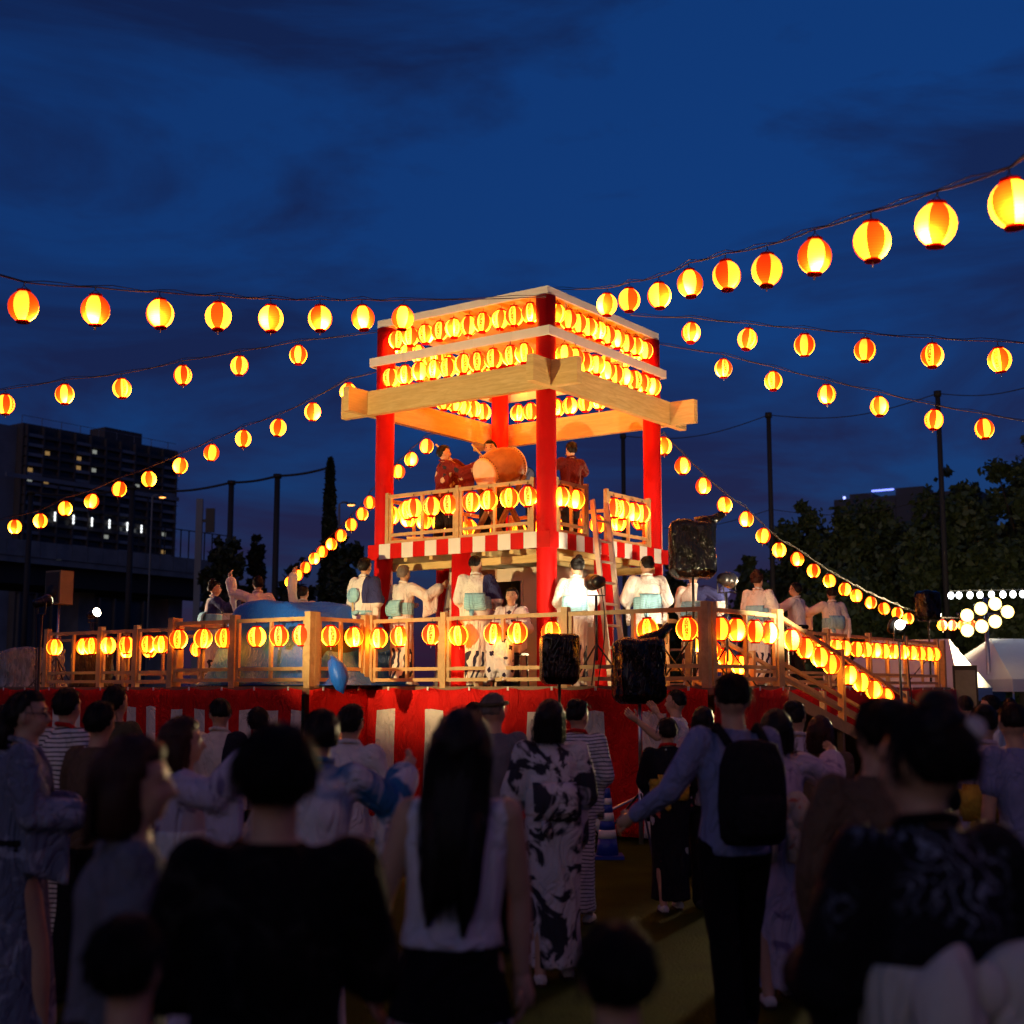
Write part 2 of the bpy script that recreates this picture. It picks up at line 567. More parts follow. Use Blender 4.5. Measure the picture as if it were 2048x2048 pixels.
rail_run('deck_railing', 'weathered railing panel between the corner post and the head of the ramp', ((-4.03, -2.02), (-4.03, -0.24)), [0.02, 1.0])
VS = [-0.15, 1.6, v_at(1655, -2.41, DECK + .5), v_at(1738, -2.41, DECK + .5), v_at(1812, -2.41, DECK + .5), v_at(1874, -2.41, DECK + .5)]
rail_run('deck_railing', 'long timber railing behind the ramp, hung with close lanterns', ((-2.41, VS[0]), (-2.41, VS[-1])), fa(VS))
UBK = [4.1, 2.0, 0, -2.35]
rail_run('deck_railing', 'back railing across the far end of the stage', ((UBK[0], 11.4), (UBK[-1], 11.4)), fa(UBK))
UF = [10.4, 8.4, 6.4, 4.1]
rail_run('deck_railing', 'far railing seen between the lanterns behind the loudspeaker railing', ((UF[0], -0.25), (UF[-1], -0.25)), fa(UF))

# ------------------------------------------------------------------ ramp with its handrails
SLOPE = -0.225
RV0, RV1 = -0.16, 7.0
ramp = thing('access_ramp', 'timber ramp with cleats going down along the side of the stage', 'ramp', S(-3.3, 3.4, 0))
m = mb(ramp)
zr = lambda v: DECK + SLOPE * (v - RV0)
m.hexa([S(-4.0, RV0, zr(RV0) - 0.12), S(-4.0, RV1, zr(RV1) - 0.12), S(-2.75, RV1, zr(RV1) - 0.12), S(-2.75, RV0, zr(RV0) - 0.12), S(-4.0, RV0, zr(RV0) - .02), S(-4.0, RV1, zr(RV1) - .02), S(-2.75, RV1, zr(RV1) - .02), S(-2.75, RV0, zr(RV0) - .02)])
m.build('ramp_board', M_DARKWOOD, ramp)
for k in range(17):
    v = RV0 + 0.3 + k * 0.4
    m = mb(ramp); m.bar(S(-3.98, v, zr(v) - 0.005), S(-2.77, v, zr(v) - 0.005), 0.04, 0.03); m.build('cleat', M_RAIL, ramp)
for u in (-4.03, -2.72):
    m = mb(ramp)
    m.bar(S(u, RV0, zr(RV0) - 0.09), S(u, RV1, zr(RV1) - 0.09), 0.04, 0.16); m.build('stringer', M_RAIL, ramp)
for v in (1.8, 3.8, 5.6):
    for u in (-4.0, -2.75):
        m = mb(ramp); m.sbox(u - 0.04, u + 0.04, v - 0.04, v + 0.04, -0.01, zr(v) - 0.13); m.build('leg', M_DARKWOOD, ramp)
for u, lb in ((-4.03, 'sloping timber handrail hung with lanterns on the outer side of the ramp'), (-2.72, 'sloping timber handrail on the stage side of the ramp')):
    vv = [RV0 - (0.0 if u < -3 else -0.1), v_at(1683, -4.03, DECK), 4.3, 6.6]
    rail_run('ramp_railing', lb, ((u, vv[0]), (u, vv[-1])), fa(vv), slope=SLOPE * (vv[-1] - vv[0]), z=zr(vv[0]), group='ramp handrails', lows=(0.30, 0.12), stile=False)
    t = COL.objects[-1] if False else None

# ------------------------------------------------------------------ tower
H = 1.39
Z_ROOF, Z_F2T, Z_F2B = CAM_H + 5.27, CAM_H + 4.71, CAM_H + 4.585
Z_ST, Z_SB = CAM_H + 2.015, CAM_H + 1.806
Z_BM0, Z_BM1 = CAM_H + 3.87, CAM_H + 4.215
tower = thing('yagura_tower', 'tall red pillared festival drum tower with cream boards and a striped balcony', 'tower', S(0, 0, DECK))
PR = 0.132
def pillar(u, v, z0, z1, nm='pillar'):
    m = mb(tower)
    c = S(u, v, 0)
    m.lathe([(PR, z0), (PR, z0 + 0.02), (PR, (z0 + z1) / 2), (PR, z1)], 24, (c.x, c.y, 0))
    return m.build(nm, M_RED, tower, True)
for su in (-1, 1):
    for sv in (-1, 1):
        pillar(su * H, sv * H, DECK - 0.01, Z_ROOF - 0.12)
for (u, v) in ((0, -H), (-H, 0), (0, H), (H, 0)):
    pillar(u, v, DECK - 0.01, Z_SB + 0.02, 'support_pillar')
# balcony floor and joists
m = mb(tower); m.sbox(-1.50, 1.50, -1.50, 1.50, Z_SB + 0.06, Z_SB + 0.10); m.build('balcony_floor', M_BEAM, tower)
for k in range(7):
    x = -1.35 + k * 0.45
    m = mb(tower); m.sbox(x - 0.03, x + 0.03, -1.49, 1.49, Z_SB - 0.05, Z_SB + 0.055); m.build('joist', M_BEAM, tower)
for x in (-1.2, 1.2):
    m = mb(tower); m.sbox(-1.49, 1.49, x - 0.045, x + 0.045, Z_SB - 0.15, Z_SB - 0.053); m.build('cross_beam', M_BEAM, tower)
# striped fascia boards
e = H + 0.156
NS = 15
w = 2 * e / NS
def stripe(face, k):
    a = -e + k * w
    m = mb(tower)
    z0, z1 = Z_SB, Z_ST
    jit = 0.0015 * ((k * 7) % 3)
    if face == 0: m.sbox(a + 0.0015, a + w - 0.0015, -e - jit, -e + 0.03, z0, z1)
    if face == 1: m.sbox(-e - jit, -e + 0.03, a + 0.0015, a + w - 0.0015, z0, z1)
    if face == 2: m.sbox(a + 0.0015, a + w - 0.0015, e - 0.03, e + jit, z0, z1)
    if face == 3: m.sbox(e - 0.03, e + jit, a + 0.0015, a + w - 0.0015, z0, z1)
    m.build('stripe_board', M_REDP if k % 2 == 0 else M_WHITE, tower)
for face in range(4):
    for k in range(NS):
        stripe(face, k)
# cross beams lapped at the corners
bo, bi, be = H + PR + 0.105, H + PR - 0.005, H + PR + 0.105 + 0.40
for s_ in (-1, 1):
    m = mb(tower)
    a, b = sorted((s_ * bo, s_ * bi))
    m.sbox(-be, be, a, b, Z_BM0, Z_BM1); m.build('lap_beam', M_BEAM, tower)
    m = mb(tower)
    m.sbox(a, b, -be, be, Z_BM0 + 0.004, Z_BM1 + 0.004); m.build('lap_beam', M_BEAM, tower)
# white mid boards and roof boards, each in lengths
def board_ring(off, z0, z1, th, nm, nseg, mat=M_WHITE):
    E_ = H + off
    for face in range(4):
        for k in range(nseg):
            a = -E_ + 2 * E_ * k / nseg + (0.002 if k else (th + 0.002 if face % 2 else 0))
            b = -E_ + 2 * E_ * (k + 1) / nseg - (0.002 if k < nseg - 1 else (th + 0.002 if face % 2 else 0))
            m = mb(tower)
            dz = 0.0015 * ((k * 5 + face) % 3)
            if face == 0: m.sbox(a, b, -E_, -E_ + th, z0 + dz, z1 + dz)
            if face == 1: m.sbox(-E_, -E_ + th, a, b, z0 + dz, z1 + dz)
            if face == 2: m.sbox(a, b, E_ - th, E_, z0 + dz, z1 + dz)
            if face == 3: m.sbox(E_ - th, E_, a, b, z0 + dz, z1 + dz)
            m.build(nm, mat, tower)
board_ring(PR + 0.035, Z_F2B, Z_F2T, 0.03, 'mid_board', 5)
board_ring(0.09, Z_ROOF - 0.105, Z_ROOF, 0.03, 'roof_board', 6)
# roof: ply sheets on rafters
for k in range(4):
    for j in range(2):
        m = mb(tower)
        m.sbox(-1.44 + k * 0.72 + 0.003, -1.44 + (k + 1) * 0.72 - 0.003, -1.44 + j * 1.44 + 0.003, -1.44 + (j + 1) * 1.44 - 0.003, Z_ROOF - 0.045, Z_ROOF - 0.02)
        m.build('roof_sheet', M_BEAM, tower)
for k in range(5):
    x = -1.2 + 0.6 * k
    m = mb(tower); m.sbox(x - 0.025, x + 0.025, -1.44, 1.44, Z_ROOF - 0.10, Z_ROOF - 0.048); m.build('rafter', M_BEAM, tower)
for x in (-0.95, 0.0, 0.95):
    m = mb(tower); m.sbox(-1.42, 1.42, x - 0.03, x + 0.03, Z_ROOF - 0.19, Z_ROOF - 0.103); m.build('purlin', M_BEAM, tower)
for x in (-0.55, 0.55):
    m = mb(tower); m.sbox(-1.40, 1.40, x - 0.03, x + 0.03, Z_F2B + 0.02, Z_F2B + 0.10); m.build('tie_beam', M_BEAM, tower)
# balcony railings: one for each side
BR = H + 0.09
zb = Z_ST + 0.004
def brail(label, a, b, posts):
    return rail_run('balcony_railing', label, (a, b), posts, z=zb - 0.03, top=0.72, post_w=0.055, lows=(0.15, 0.05), group='balcony railings', bar_w=0.035, post_h=0.03)
uu = [1.24, u_at(916, -BR, zb + .3), -1.24]
brail('balcony railing in front of the big drum', (uu[0], -BR), (uu[-1], -BR), fa(uu))
vr = [v_at(1112, -BR, zb + .3), v_at(1172, -BR, zb + .3)]
brail('short balcony railing panel between the corner pillar and the ladder', (-BR, vr[0]), (-BR, vr[-1]), [0, 1])
vr2 = [v_at(1213, -BR, zb + .3), v_at(1297, -BR, zb + .3)]
brail('balcony railing panel past the ladder head', (-BR, vr2[0]), (-BR, vr2[-1]), [0, 1])
brail('balcony railing behind the drum platform', (1.24, BR), (-1.24, BR), [0, .5, 1])
brail('balcony railing behind the flute player', (BR, -1.24), (BR, 1.24), [0, .5, 1])

# ------------------------------------------------------------------ white booth below the balcony
booth = thing('white_booth', 'cream panelled booth with a dark doorway under the tower balcony', 'booth', S(0, 0, DECK))
M_BOOTH = surf('cream_panel', (0.60, 0.52, 0.40), 0.6, var=0.08, vscale=1.5, bump=0.08)
BZ = Z_SB - 0.17
bu0, bu1, bv = -1.12, 0.62, -0.86
d1, d0 = u_at(1042, bv, DECK + 1), u_at(994, bv, DECK + 1)
def bpan(u0, u1, v0, v1, z0, z1, nm='wall_panel', mat=M_BOOTH):
    m = mb(booth); m.sbox(u0, u1, v0, v1, z0, z1); return m.build(nm, mat, booth)
bpan(bu0, d1, bv, bv + 0.04, DECK, BZ)
bpan(d0, d0 + 0.36, bv, bv + 0.04, DECK, BZ, mat=surf('beige_panel', (0.42, 0.30, 0.19), 0.6))
bpan(d0 + 0.363, bu1, bv, bv + 0.04, DECK, BZ)
bpan(d1 + 0.002, d0 - 0.002, bv, bv + 0.04, DECK + 1.42, BZ, 'lintel')
bpan(d1 - 0.03, d1, bv - 0.012, bv - 0.001, DECK, DECK + 1.45, 'door_frame')
bpan(d0, d0 + 0.03, bv - 0.012, bv - 0.001, DECK, DECK + 1.45, 'door_frame')
bpan(d1, d0, bv - 0.012, bv - 0.001, DECK + 1.42, DECK + 1.45, 'door_frame')
bpan(bu0, bu0 + 0.04, bv + 0.042, 0.55, DECK, BZ)
bpan(bu1 - 0.04, bu1, bv + 0.042, 1.0, DECK, BZ)
bpan(bu0, bu1, 0.56, 0.60, DECK, BZ)
bpan(bu0, bu1, bv + 0.042, 0.555, BZ - 0.04, BZ - 0.002, 'ceiling_panel')

# ------------------------------------------------------------------ ladders
def ladder(label, a, b, width, side):
    t = thing('ladder', label, 'ladder', a)
    d = (b - a).normalized()
    n_ = int((b - a).length / 0.30)
    for s_ in (-1, 1):
        m = mb(t); m.bar(a + side * s_ * width / 2, b + side * s_ * width / 2, 0.03, 0.07, up=d.cross(side)); m.build('side_rail', M_LAD, t)
    for k in range(1, n_ + 1):
        p = a + d * (0.30 * k - 0.08)
        m = mb(t); m.tube([p - side * width / 2, p + side * width / 2], 0.018, 8); m.build('rung', M_LAD, t)
    return t
M_LAD = surf('ladder_metal', (0.62, 0.50, 0.38), 0.4, 0.35, var=0.1, bump=0.05)
vdir = Vector((VX, VY, 0))
la = S(-BR - 0.72, v_at(1237, -BR - 0.72, DECK), DECK + 0.0)
lb_ = S(-BR - 0.10, v_at(1199, -BR - 0.1, Z_ST + 0.55), Z_ST + 0.50)
ladder('pale ladder leaning on the striped balcony edge between its railing panels', la, lb_, 0.36, vdir)
la2 = S(0.95, v_at(845, 0.95, DECK), DECK)
lb2 = S(0.80, -0.35, Z_SB + 0.02)
ladder('short ladder standing behind the booth inside the tower', S(0.95, -0.55, DECK), lb2, 0.34, Vector((UX, UY, 0)))
# ------------------------------------------------------------------ lanterns
LR, LH = 0.125, 0.124                       # radius, half height of the paper body
def lantern_mat(name, gores, k=1.0):
    m, nt, out = node_mat(name)
    g = G(nt)
    t = g.n('ShaderNodeTexCoord')
    sp = g.n('ShaderNodeSeparateXYZ')
    g.l(t.outputs['Object'], sp.inputs[0])
    ang = g.math('ARCTAN2', sp.outputs[1], sp.outputs[0])
    gi = g.math('FRACT', g.math('ADD', g.math('DIVIDE', ang, 2 * math.pi * 2 / gores), 10.25))
    isred = g.math('GREATER_THAN', gi, 0.5)
    oi = g.n('ShaderNodeObjectInfo')
    # the bulb sits a little low and off the axis: paper nearer to it is brighter
    bz = g.math('MULTIPLY_ADD', oi.outputs['Random'], 0.05, -0.075)
    ph_ = g.math('MULTIPLY', oi.outputs['Random'], 43.0)
    dx = g.math('SUBTRACT', sp.outputs[0], g.math('MULTIPLY', g.math('COSINE', ph_), 0.040))
    dy = g.math('SUBTRACT', sp.outputs[1], g.math('MULTIPLY', g.math('SINE', ph_), 0.040))
    dz = g.math('SUBTRACT', sp.outputs[2], bz)
    r2 = g.math('ADD', g.math('ADD', g.math('MULTIPLY', dx, dx), g.math('MULTIPLY', dy, dy)), g.math('MULTIPLY', dz, dz))
    I = g.math('DIVIDE', 0.0105, g.math('ADD', r2, 0.0006))
    I = g.math('MINIMUM', I, 2.2)
    # wire hoops behind the paper
    hoop = g.math('ABSOLUTE', g.math('SINE', g.math('MULTIPLY', sp.outputs[2], math.pi / 0.0176)))
    hoopf = g.math('MULTIPLY_ADD', g.ramp(hoop, [(0.0, 0.0), (0.45, 1.0)]), 0.42, 0.58)
    ye = g.ramp(g.math('MULTIPLY', I, 0.45), [(0.0, (0.85, 0.13, 0.0015)), (0.45, (1.0, 0.29, 0.008)), (1.0, (1.0, 0.50, 0.035))])
    rd = g.ramp(g.math('MULTIPLY', I, 0.45), [(0.0, (0.50, 0.012, 0.0005)), (0.45, (0.95, 0.060, 0.0016)), (1.0, (1.0, 0.20, 0.006))])
    col = g.mix(isred, ye, rd)
    st = g.math('MULTIPLY', I, g.math('MULTIPLY_ADD', isred, -16.0 * k, 25.0 * k))
    st = g.math('MULTIPLY', st, hoopf)
    st = g.math('MULTIPLY', st, g.math('MULTIPLY_ADD', oi.outputs['Random'], 0.5, 0.75))
    e = g.n('ShaderNodeEmission')
    g.l(col, e.inputs[0]); g.l(st, e.inputs[1])
    d = g.n('ShaderNodeBsdfDiffuse')
    g.l(g.mix(isred, (0.75, 0.62, 0.35), (0.55, 0.03, 0.02)), d.inputs[0])
    ad = g.n('ShaderNodeAddShader')
    g.l(e.outputs[0], ad.inputs[0]); g.l(d.outputs[0], ad.inputs[1])
    g.l(ad.outputs[0], out.inputs[0])
    m.cycles.emission_sampling = 'FRONT'
    return m
M_L8 = lantern_mat('lantern_paper_lettered', 8)
M_L6 = lantern_mat('lantern_paper_plain', 6)
M_LRING = surf('lantern_red_ring', (0.45, 0.010, 0.006), 0.85, var=0.1, bump=0.0, spec=0.0)
M_INK = surf('lantern_ink', (0.03, 0.012, 0.004), 0.7, bump=0.0)
M_LCORD = surf('lantern_cord', (0.05, 0.035, 0.03), 0.7, bump=0.0)
def prof(z):
    q = max(0.0, 1 - (z / (LH * 1.09)) ** 2)
    return LR * q ** 0.52
pr = []
NR = 15
for i in range(NR + 1):
    z = -LH + 2 * LH * i / NR
    r = max(prof(z), 0.052)
    pr.append((r - (0.0022 if i % 2 else 0.0), z))
shellm = {}
for nm, mt in (('a', M_L8), ('b', M_L6)):
    shellm[nm] = MB().lathe(pr, 24, cap=False).mesh('shell', mt, True)
def ring_mesh(z0, z1, r):
    return MB().lathe([(r - 0.006, z0), (r, z0), (r + 0.002, (z0 + z1) / 2), (r, z1), (r - 0.006, z1)], 16, cap=True).mesh('ring', M_LRING, True)
ring_t = ring_mesh(LH - 0.004, LH + 0.018, 0.056)
ring_b = ring_mesh(-LH - 0.018, -LH + 0.004, 0.054)
cord_m = MB().tube([(-0.045, 0, LH + 0.015), (0, 0, LH + 0.055), (0.045, 0, LH + 0.015)], 0.0035, 5).tube([(0, 0, LH + 0.05), (0, 0, LH + 0.075)], 0.005, 5).mesh('cord', M_LCORD)
tag_m = MB().box(-0.008, 0.008, -0.002, 0.002, -LH - 0.055, -LH - 0.016).mesh('tag', M_WHITE)
# lettering: one column of characters wrapped on opposite pale gores
def lettering(word, size, step, rot0):
    vs, fs = [], []
    n = len(word)
    for i, ch in enumerate(word):
        cu = bpy.data.curves.new('glyph', 'FONT')
        cu.body = ch
        cu.resolution_u = 2
        cu.offset = 0.022
        ob = bpy.data.objects.new('glyph', cu)
        COL.objects.link(ob)
        dg = bpy.context.evaluated_depsgraph_get()
        me = bpy.data.meshes.new_from_object(ob.evaluated_get(dg))
        cs = [v.co.copy() for v in me.vertices]
        if cs:
            x0, x1 = min(c.x for c in cs), max(c.x for c in cs)
            y0, y1 = min(c.y for c in cs), max(c.y for c in cs)
            zc = ((n - 1) / 2 - i) * step
            for rot in (rot0,):
                b = len(vs)
                for c in cs:
                    lx = (c.x - (x0 + x1) / 2) * size
                    lz = zc + (c.y - (y0 + y1) / 2) * size
                    rr = max(prof(lz), 0.05)
                    th = rot + lx / max(rr, 0.07) * (0.78 + 0.22 * rr / LR)
                    vs.append(((rr + 0.0018) * math.cos(th), (rr + 0.0018) * math.sin(th), lz))
                for p in me.polygons:
                    fs.append(tuple(b + k for k in p.vertices))
        bpy.data.objects.remove(ob)
        bpy.data.meshes.remove(me)
        bpy.data.curves.remove(cu)
    me = bpy.data.meshes.new('lettering')
    me.from_pydata(vs, [], fs)
    me.materials.append(M_INK)
    me.update()
    return me
letter_m = [lettering('\u4eba\u5f62\u753a\u5546\u5e97\u8857', 0.050, 0.0385, q) for q in (0.0, math.pi)]
LCOUNT = 0
def lantern(p, label, group, kind='a', rz=None, sc=1.0, tilt=0.04, letters=True, cord=True):
    global LCOUNT
    LCOUNT += 1
    t = thing('paper_lantern', label, 'lantern', p, rnd.uniform(0, 6.28) if rz is None else rz, group)
    t.rotation_euler.x = rnd.gauss(0, tilt)
    t.rotation_euler.y = rnd.gauss(0, tilt)
    t.scale = (sc, sc, sc)
    sh_ = link('shell', shellm[kind], t)
    link('top_ring', ring_t, t)
    link('bottom_ring', ring_b, t)
    if cord: link('hanging_cord', cord_m, t)
    if letters:
        link('lettering', letter_m[0], sh_)
        link('lettering', letter_m[1], sh_)
    if rnd.random() < 0.4: link('paper_tag', tag_m, t)
    return t

# rows on the tower (hung from the roof boards and from the mid boards)
def face_pt(face, a, off, z):
    E_ = H + off
    return [S(a, -E_, z), S(-E_, a, z), S(a, E_, z), S(E_, a, z)][face]
face_rz = [math.atan2(-VY, -VX), math.atan2(-UY, -UX), math.atan2(VY, VX), math.atan2(UY, UX)]   # outward normals
face_nm = ['over the drum side of the tower', 'over the ladder side of the tower', 'on the far side of the tower', 'on the flute player side of the tower']
for face in range(4):
    for row in range(2):
        z = (Z_ROOF - 0.105 - LH - 0.085) if row == 0 else (Z_F2B - LH - 0.075)
        nn = 10 if row == 0 else 10
        for k in range(nn):
            a = -1.16 + 2.32 * k / (nn - 1) + rnd.gauss(0, 0.012)
            off = 0.03 if row == 0 else PR + 0.02
            lantern(face_pt(face, a, off, z + rnd.gauss(0, 0.006)), ('lettered lantern under the roof board ' if row == 0 else 'lettered lantern under the mid board ') + face_nm[face],
                    ('upper' if row == 0 else 'lower') + ' tower row ' + face_nm[face], rz=face_rz[face] + rnd.choice([0.35, 0.55, 0.2, 0.75, -0.3]) + rnd.gauss(0, .15))
# balcony rows
zl = zb - 0.03 + 0.72 - LH - 0.10
for px in (806, 828, 863, 897, 943, 977, 1019, 1056):
    u = u_at(px, -BR - 0.03, zl)
    lantern(S(u, -BR - 0.03 + (0.10 if px == 806 else 0), zl), 'lettered lantern on the balcony railing in front of the drum', 'lanterns on the drum side balcony railing', rz=face_rz[0] + rnd.choice([0.5, 0.6, -0.2, 0.4]))
for px in (1122, 1151, 1228, 1245, 1266, 1284):
    v = v_at(px, -BR - 0.03, zl)
    lantern(S(-BR - 0.03, v, zl), 'lettered lantern on the balcony railing beside the ladder', 'lanterns on the ladder side balcony railing', rz=face_rz[1] + rnd.choice([-0.4, 0.3, 0.6]))
for k in range(7):
    lantern(S(-1.1 + 2.2 * k / 6, BR + 0.02, zl), 'lantern on the back balcony railing seen beyond the drum', 'lanterns on the back balcony railing', rz=face_rz[2])
    lantern(S(BR + 0.02, -1.1 + 2.2 * k / 6, zl), 'lantern on the balcony railing behind the flute player', 'lanterns on the flute side balcony railing', rz=face_rz[3])

# rows on the deck railings
zd = DECK + 0.885 - LH - 0.115
for px in (757, 799, 863, 917, 987, 1035, 1103, 1295, 1374):
    u = u_at(px, -2.13, zd)
    lantern(S(u, -2.13, zd + rnd.gauss(0, 0.01)), 'large lettered lantern on the railing in front of the booth', 'lanterns on the booth railing', rz=face_rz[0] + rnd.choice([0.45, 0.55, 0.3, 0.6]), tilt=0.05)
for px in (357, 406, 449, 513, 558, 604):
    u = u_at(px, -3.25, zd)
    lantern(S(u, -3.25, zd), 'lettered lantern on the railing in front of the blue tarpaulin', 'lanterns on the tarpaulin railing', rz=face_rz[0] + rnd.choice([0.9, 1.0, 0.7, 0.2]))
for px in (659, 706):
    v = v_at(px, 0.99, zd)
    lantern(S(0.97, v, zd), 'lettered lantern on the short railing beside the hanging end of tarpaulin', 'lanterns on the short railing', rz=face_rz[1] - 0.6)
for px in (109, 168, 183, 216, 252, 295, 322):
    u = u_at(px, -2.17, zd)
    lantern(S(u, -2.17, zd), 'lettered lantern on the railing near the loudspeaker and plastic bag', 'lanterns on the loudspeaker railing', rz=face_rz[0] + rnd.choice([0.9, 0.5, 0.3]))
for k in range(9):
    lantern(S(9.6 - 0.62 * k, -0.27, zd), 'lantern on the far railing seen behind the loudspeaker railing', 'lanterns on the far railing', rz=face_rz[0] + .4)
for px in (1440, 1473, 1510, 1538):
    v = v_at(px, -4.06, zd)
    lantern(S(-4.06, v, zd), 'large lettered lantern on the weathered railing beside the ramp head', 'lanterns on the weathered railing', rz=face_rz[1] + rnd.choice([0.9, 0.95, 0.8]))
for k in range(4):
    v = 0.15 + k * 0.42
    lantern(S(-2.72, v, zr(v) + 0.885 - LH - 0.115), 'lantern on the stage side handrail of the ramp', 'lanterns on the inner ramp handrail', rz=face_rz[1] + 0.8)
for px in (1636, 1671, 1690, 1714, 1732, 1752, 1768, 1788, 1806, 1824, 1840, 1856, 1869):
    v = v_at(px, -2.44, zd)
    lantern(S(-2.44, v, zd), 'lettered lantern in the close row on the railing behind the ramp', 'lanterns on the railing behind the ramp', rz=face_rz[1] + rnd.choice([0.8, 0.9, 0.7]))
for px in (1585, 1611, 1640, 1662, 1698, 1720, 1745, 1768):
    v = v_at(px, -4.06, DECK + 0.4)
    lantern(S(-4.06, v, zr(v) + 0.885 - LH - 0.115), 'lantern hanging under the sloping outer handrail of the ramp', 'lanterns on the sloping ramp handrail', rz=face_rz[1] + rnd.choice([0.8, 0.9, 0.6]))

# strings from the tower: each hangs in one upright plane between two points of the ground plan
K = 2048.0 / 1932.0
STR = {
 'the rope from the roof corner past the drum side': ('b', (0.9, 17.2), (-1005, 10.8), [(44, 578), (180, 585), (302, 592), (412, 597), (511, 601), (604, 601), (685, 600), (760, 600)], (1030, 560)),
 'the high rope rising from the roof corner': ('b', (0.9, 17.0), (985, 7.2), [(1145, 575), (1187, 566), (1244, 558), (1302, 535), (1371, 520), (1447, 510), (1537, 484), (1645, 456), (1766, 424), (1910, 385)], (1040, 545)),
 'the level rope from the ladder side of the roof': ('a', (1.3, 18.0), (955, 14.2), [(1304, 628), (1410, 640), (1518, 651), (1632, 661), (1759, 671), (1886, 679)], (1190, 595)),
 'the rope falling from the roof end above the ladder': ('a', (2.28, 19.2), (944, 17.4), [(1365, 695), (1459, 719), (1560, 744), (1659, 767), (1762, 792), (1857, 809)], (1238, 648)),
 'the rope sloping down from the tower to the floodlights': ('b', (2.3, 19.9), (932, 38.0), [(1252, 842), (1288, 879), (1327, 917), (1367, 953), (1408, 980), (1440, 1011), (1470, 1038), (1504, 1055), (1535, 1077), (1565, 1096), (1594, 1112), (1616, 1124), (1643, 1137), (1668, 1148), (1693, 1157), (1714, 1167), (1778, 1180), (1797, 1180), (1816, 1180), (1834, 1179), (1850, 1177)], (1243, 820)),
 'the rope from the roof end towards the apartment block': ('a', (-1.95, 18.7), (-1014, 17.4), [(10, 763), (122, 744), (230, 733), (345, 708), (452, 690), (563, 670)], (722, 625)),
 'the rope crossing in front of the apartment block': ('b', (-1.95, 18.9), (-995, 25.0), [(28, 994), (76, 983), (123, 960), (173, 946), (225, 923), (281, 904), (340, 879), (399, 854), (459, 828), (525, 807), (590, 777), (657, 740)], (715, 700)),
 'the rope dropping from the back of the tower to the dark tree': ('b', (-0.15, 20.6), (-470, 34.0), [(805, 842), (776, 867), (752, 890), (698, 948), (683, 970), (663, 990), (643, 1010), (625, 1027), (608, 1041), (593, 1054), (577, 1070), (562, 1085), (547, 1098)], (860, 810)),
}
def plane_hit(px, py, A, B):
    d = ray(px, py)
    # intersect the ray with the vertical plane through A and B
    nx, ny = (B[1] - A[1]), -(B[0] - A[0])
    t = (A[0] * nx + A[1] * ny) / (d.x * nx + d.y * ny)
    p = d * t
    return Vector((p.x, p.y, p.z + CAM_H))
for nm, (kind, A, (bx, bd), pts, start) in STR.items():
    B = (bx / FPX * bd, bd)
    ps = [plane_hit(x * K, y * K, A, B) for x, y in pts]
    dz = LH + 0.085
    for p in ps:
        lantern(p, 'lantern on ' + nm, 'lanterns on ' + nm, kind, letters=(kind == 'a'), tilt=0.06)
    tops = [p + Vector((0, 0, dz)) for p in ps]
    if 'high rope' in nm or 'past the drum side' in nm:      # both go on over the crowd, out of view
        e_, e0 = (ps[-1], ps[-2]) if 'high rope' in nm else (ps[0], ps[1])
        dd = Vector((e_.x - e0.x, e_.y - e0.y, 0)).normalized() * 1.25
        for k in range(1, 9):
            q = e_ + dd * k + Vector((0, 0, 0.04 * k))
            lantern(q, 'lantern on ' + nm, 'lanterns on ' + nm, kind, letters=False, tilt=0.06)
            tops.append(q + Vector((0, 0, dz))) if 'high rope' in nm else tops.insert(0, q + Vector((0, 0, dz)))
    st = plane_hit(start[0] * K, start[1] * K, A, B)
    if (tops[0] - st).length > (tops[-1] - st).length: tops.reverse()
    tail = tops[-1] + (tops[-1] - tops[-2]) * 1.6
    path = [st] + tops + [tail]
    # a slack curve between neighbours
    full = []
    for a, b in zip(path[:-1], path[1:]):
        for k in range(4):
            f = k / 4
            q = a.lerp(b, f)
            q.z -= 0.012 * math.sin(math.pi * f)
            full.append(q)
    full.append(path[-1])
    o = MB().tube(full, 0.006, 6).build('lantern_rope', M_ROPE, None, True)
    tag(o, nm.replace('the ', 'thin ', 1), 'rope')
    o2 = [q + Vector((0, 0, 0.02 + 0.015 * math.sin(i * 1.7))) for i, q in enumerate(full)]
    ob = MB().tube(o2, 0.004, 5).build('power_cable', M_CABLE, o, True)
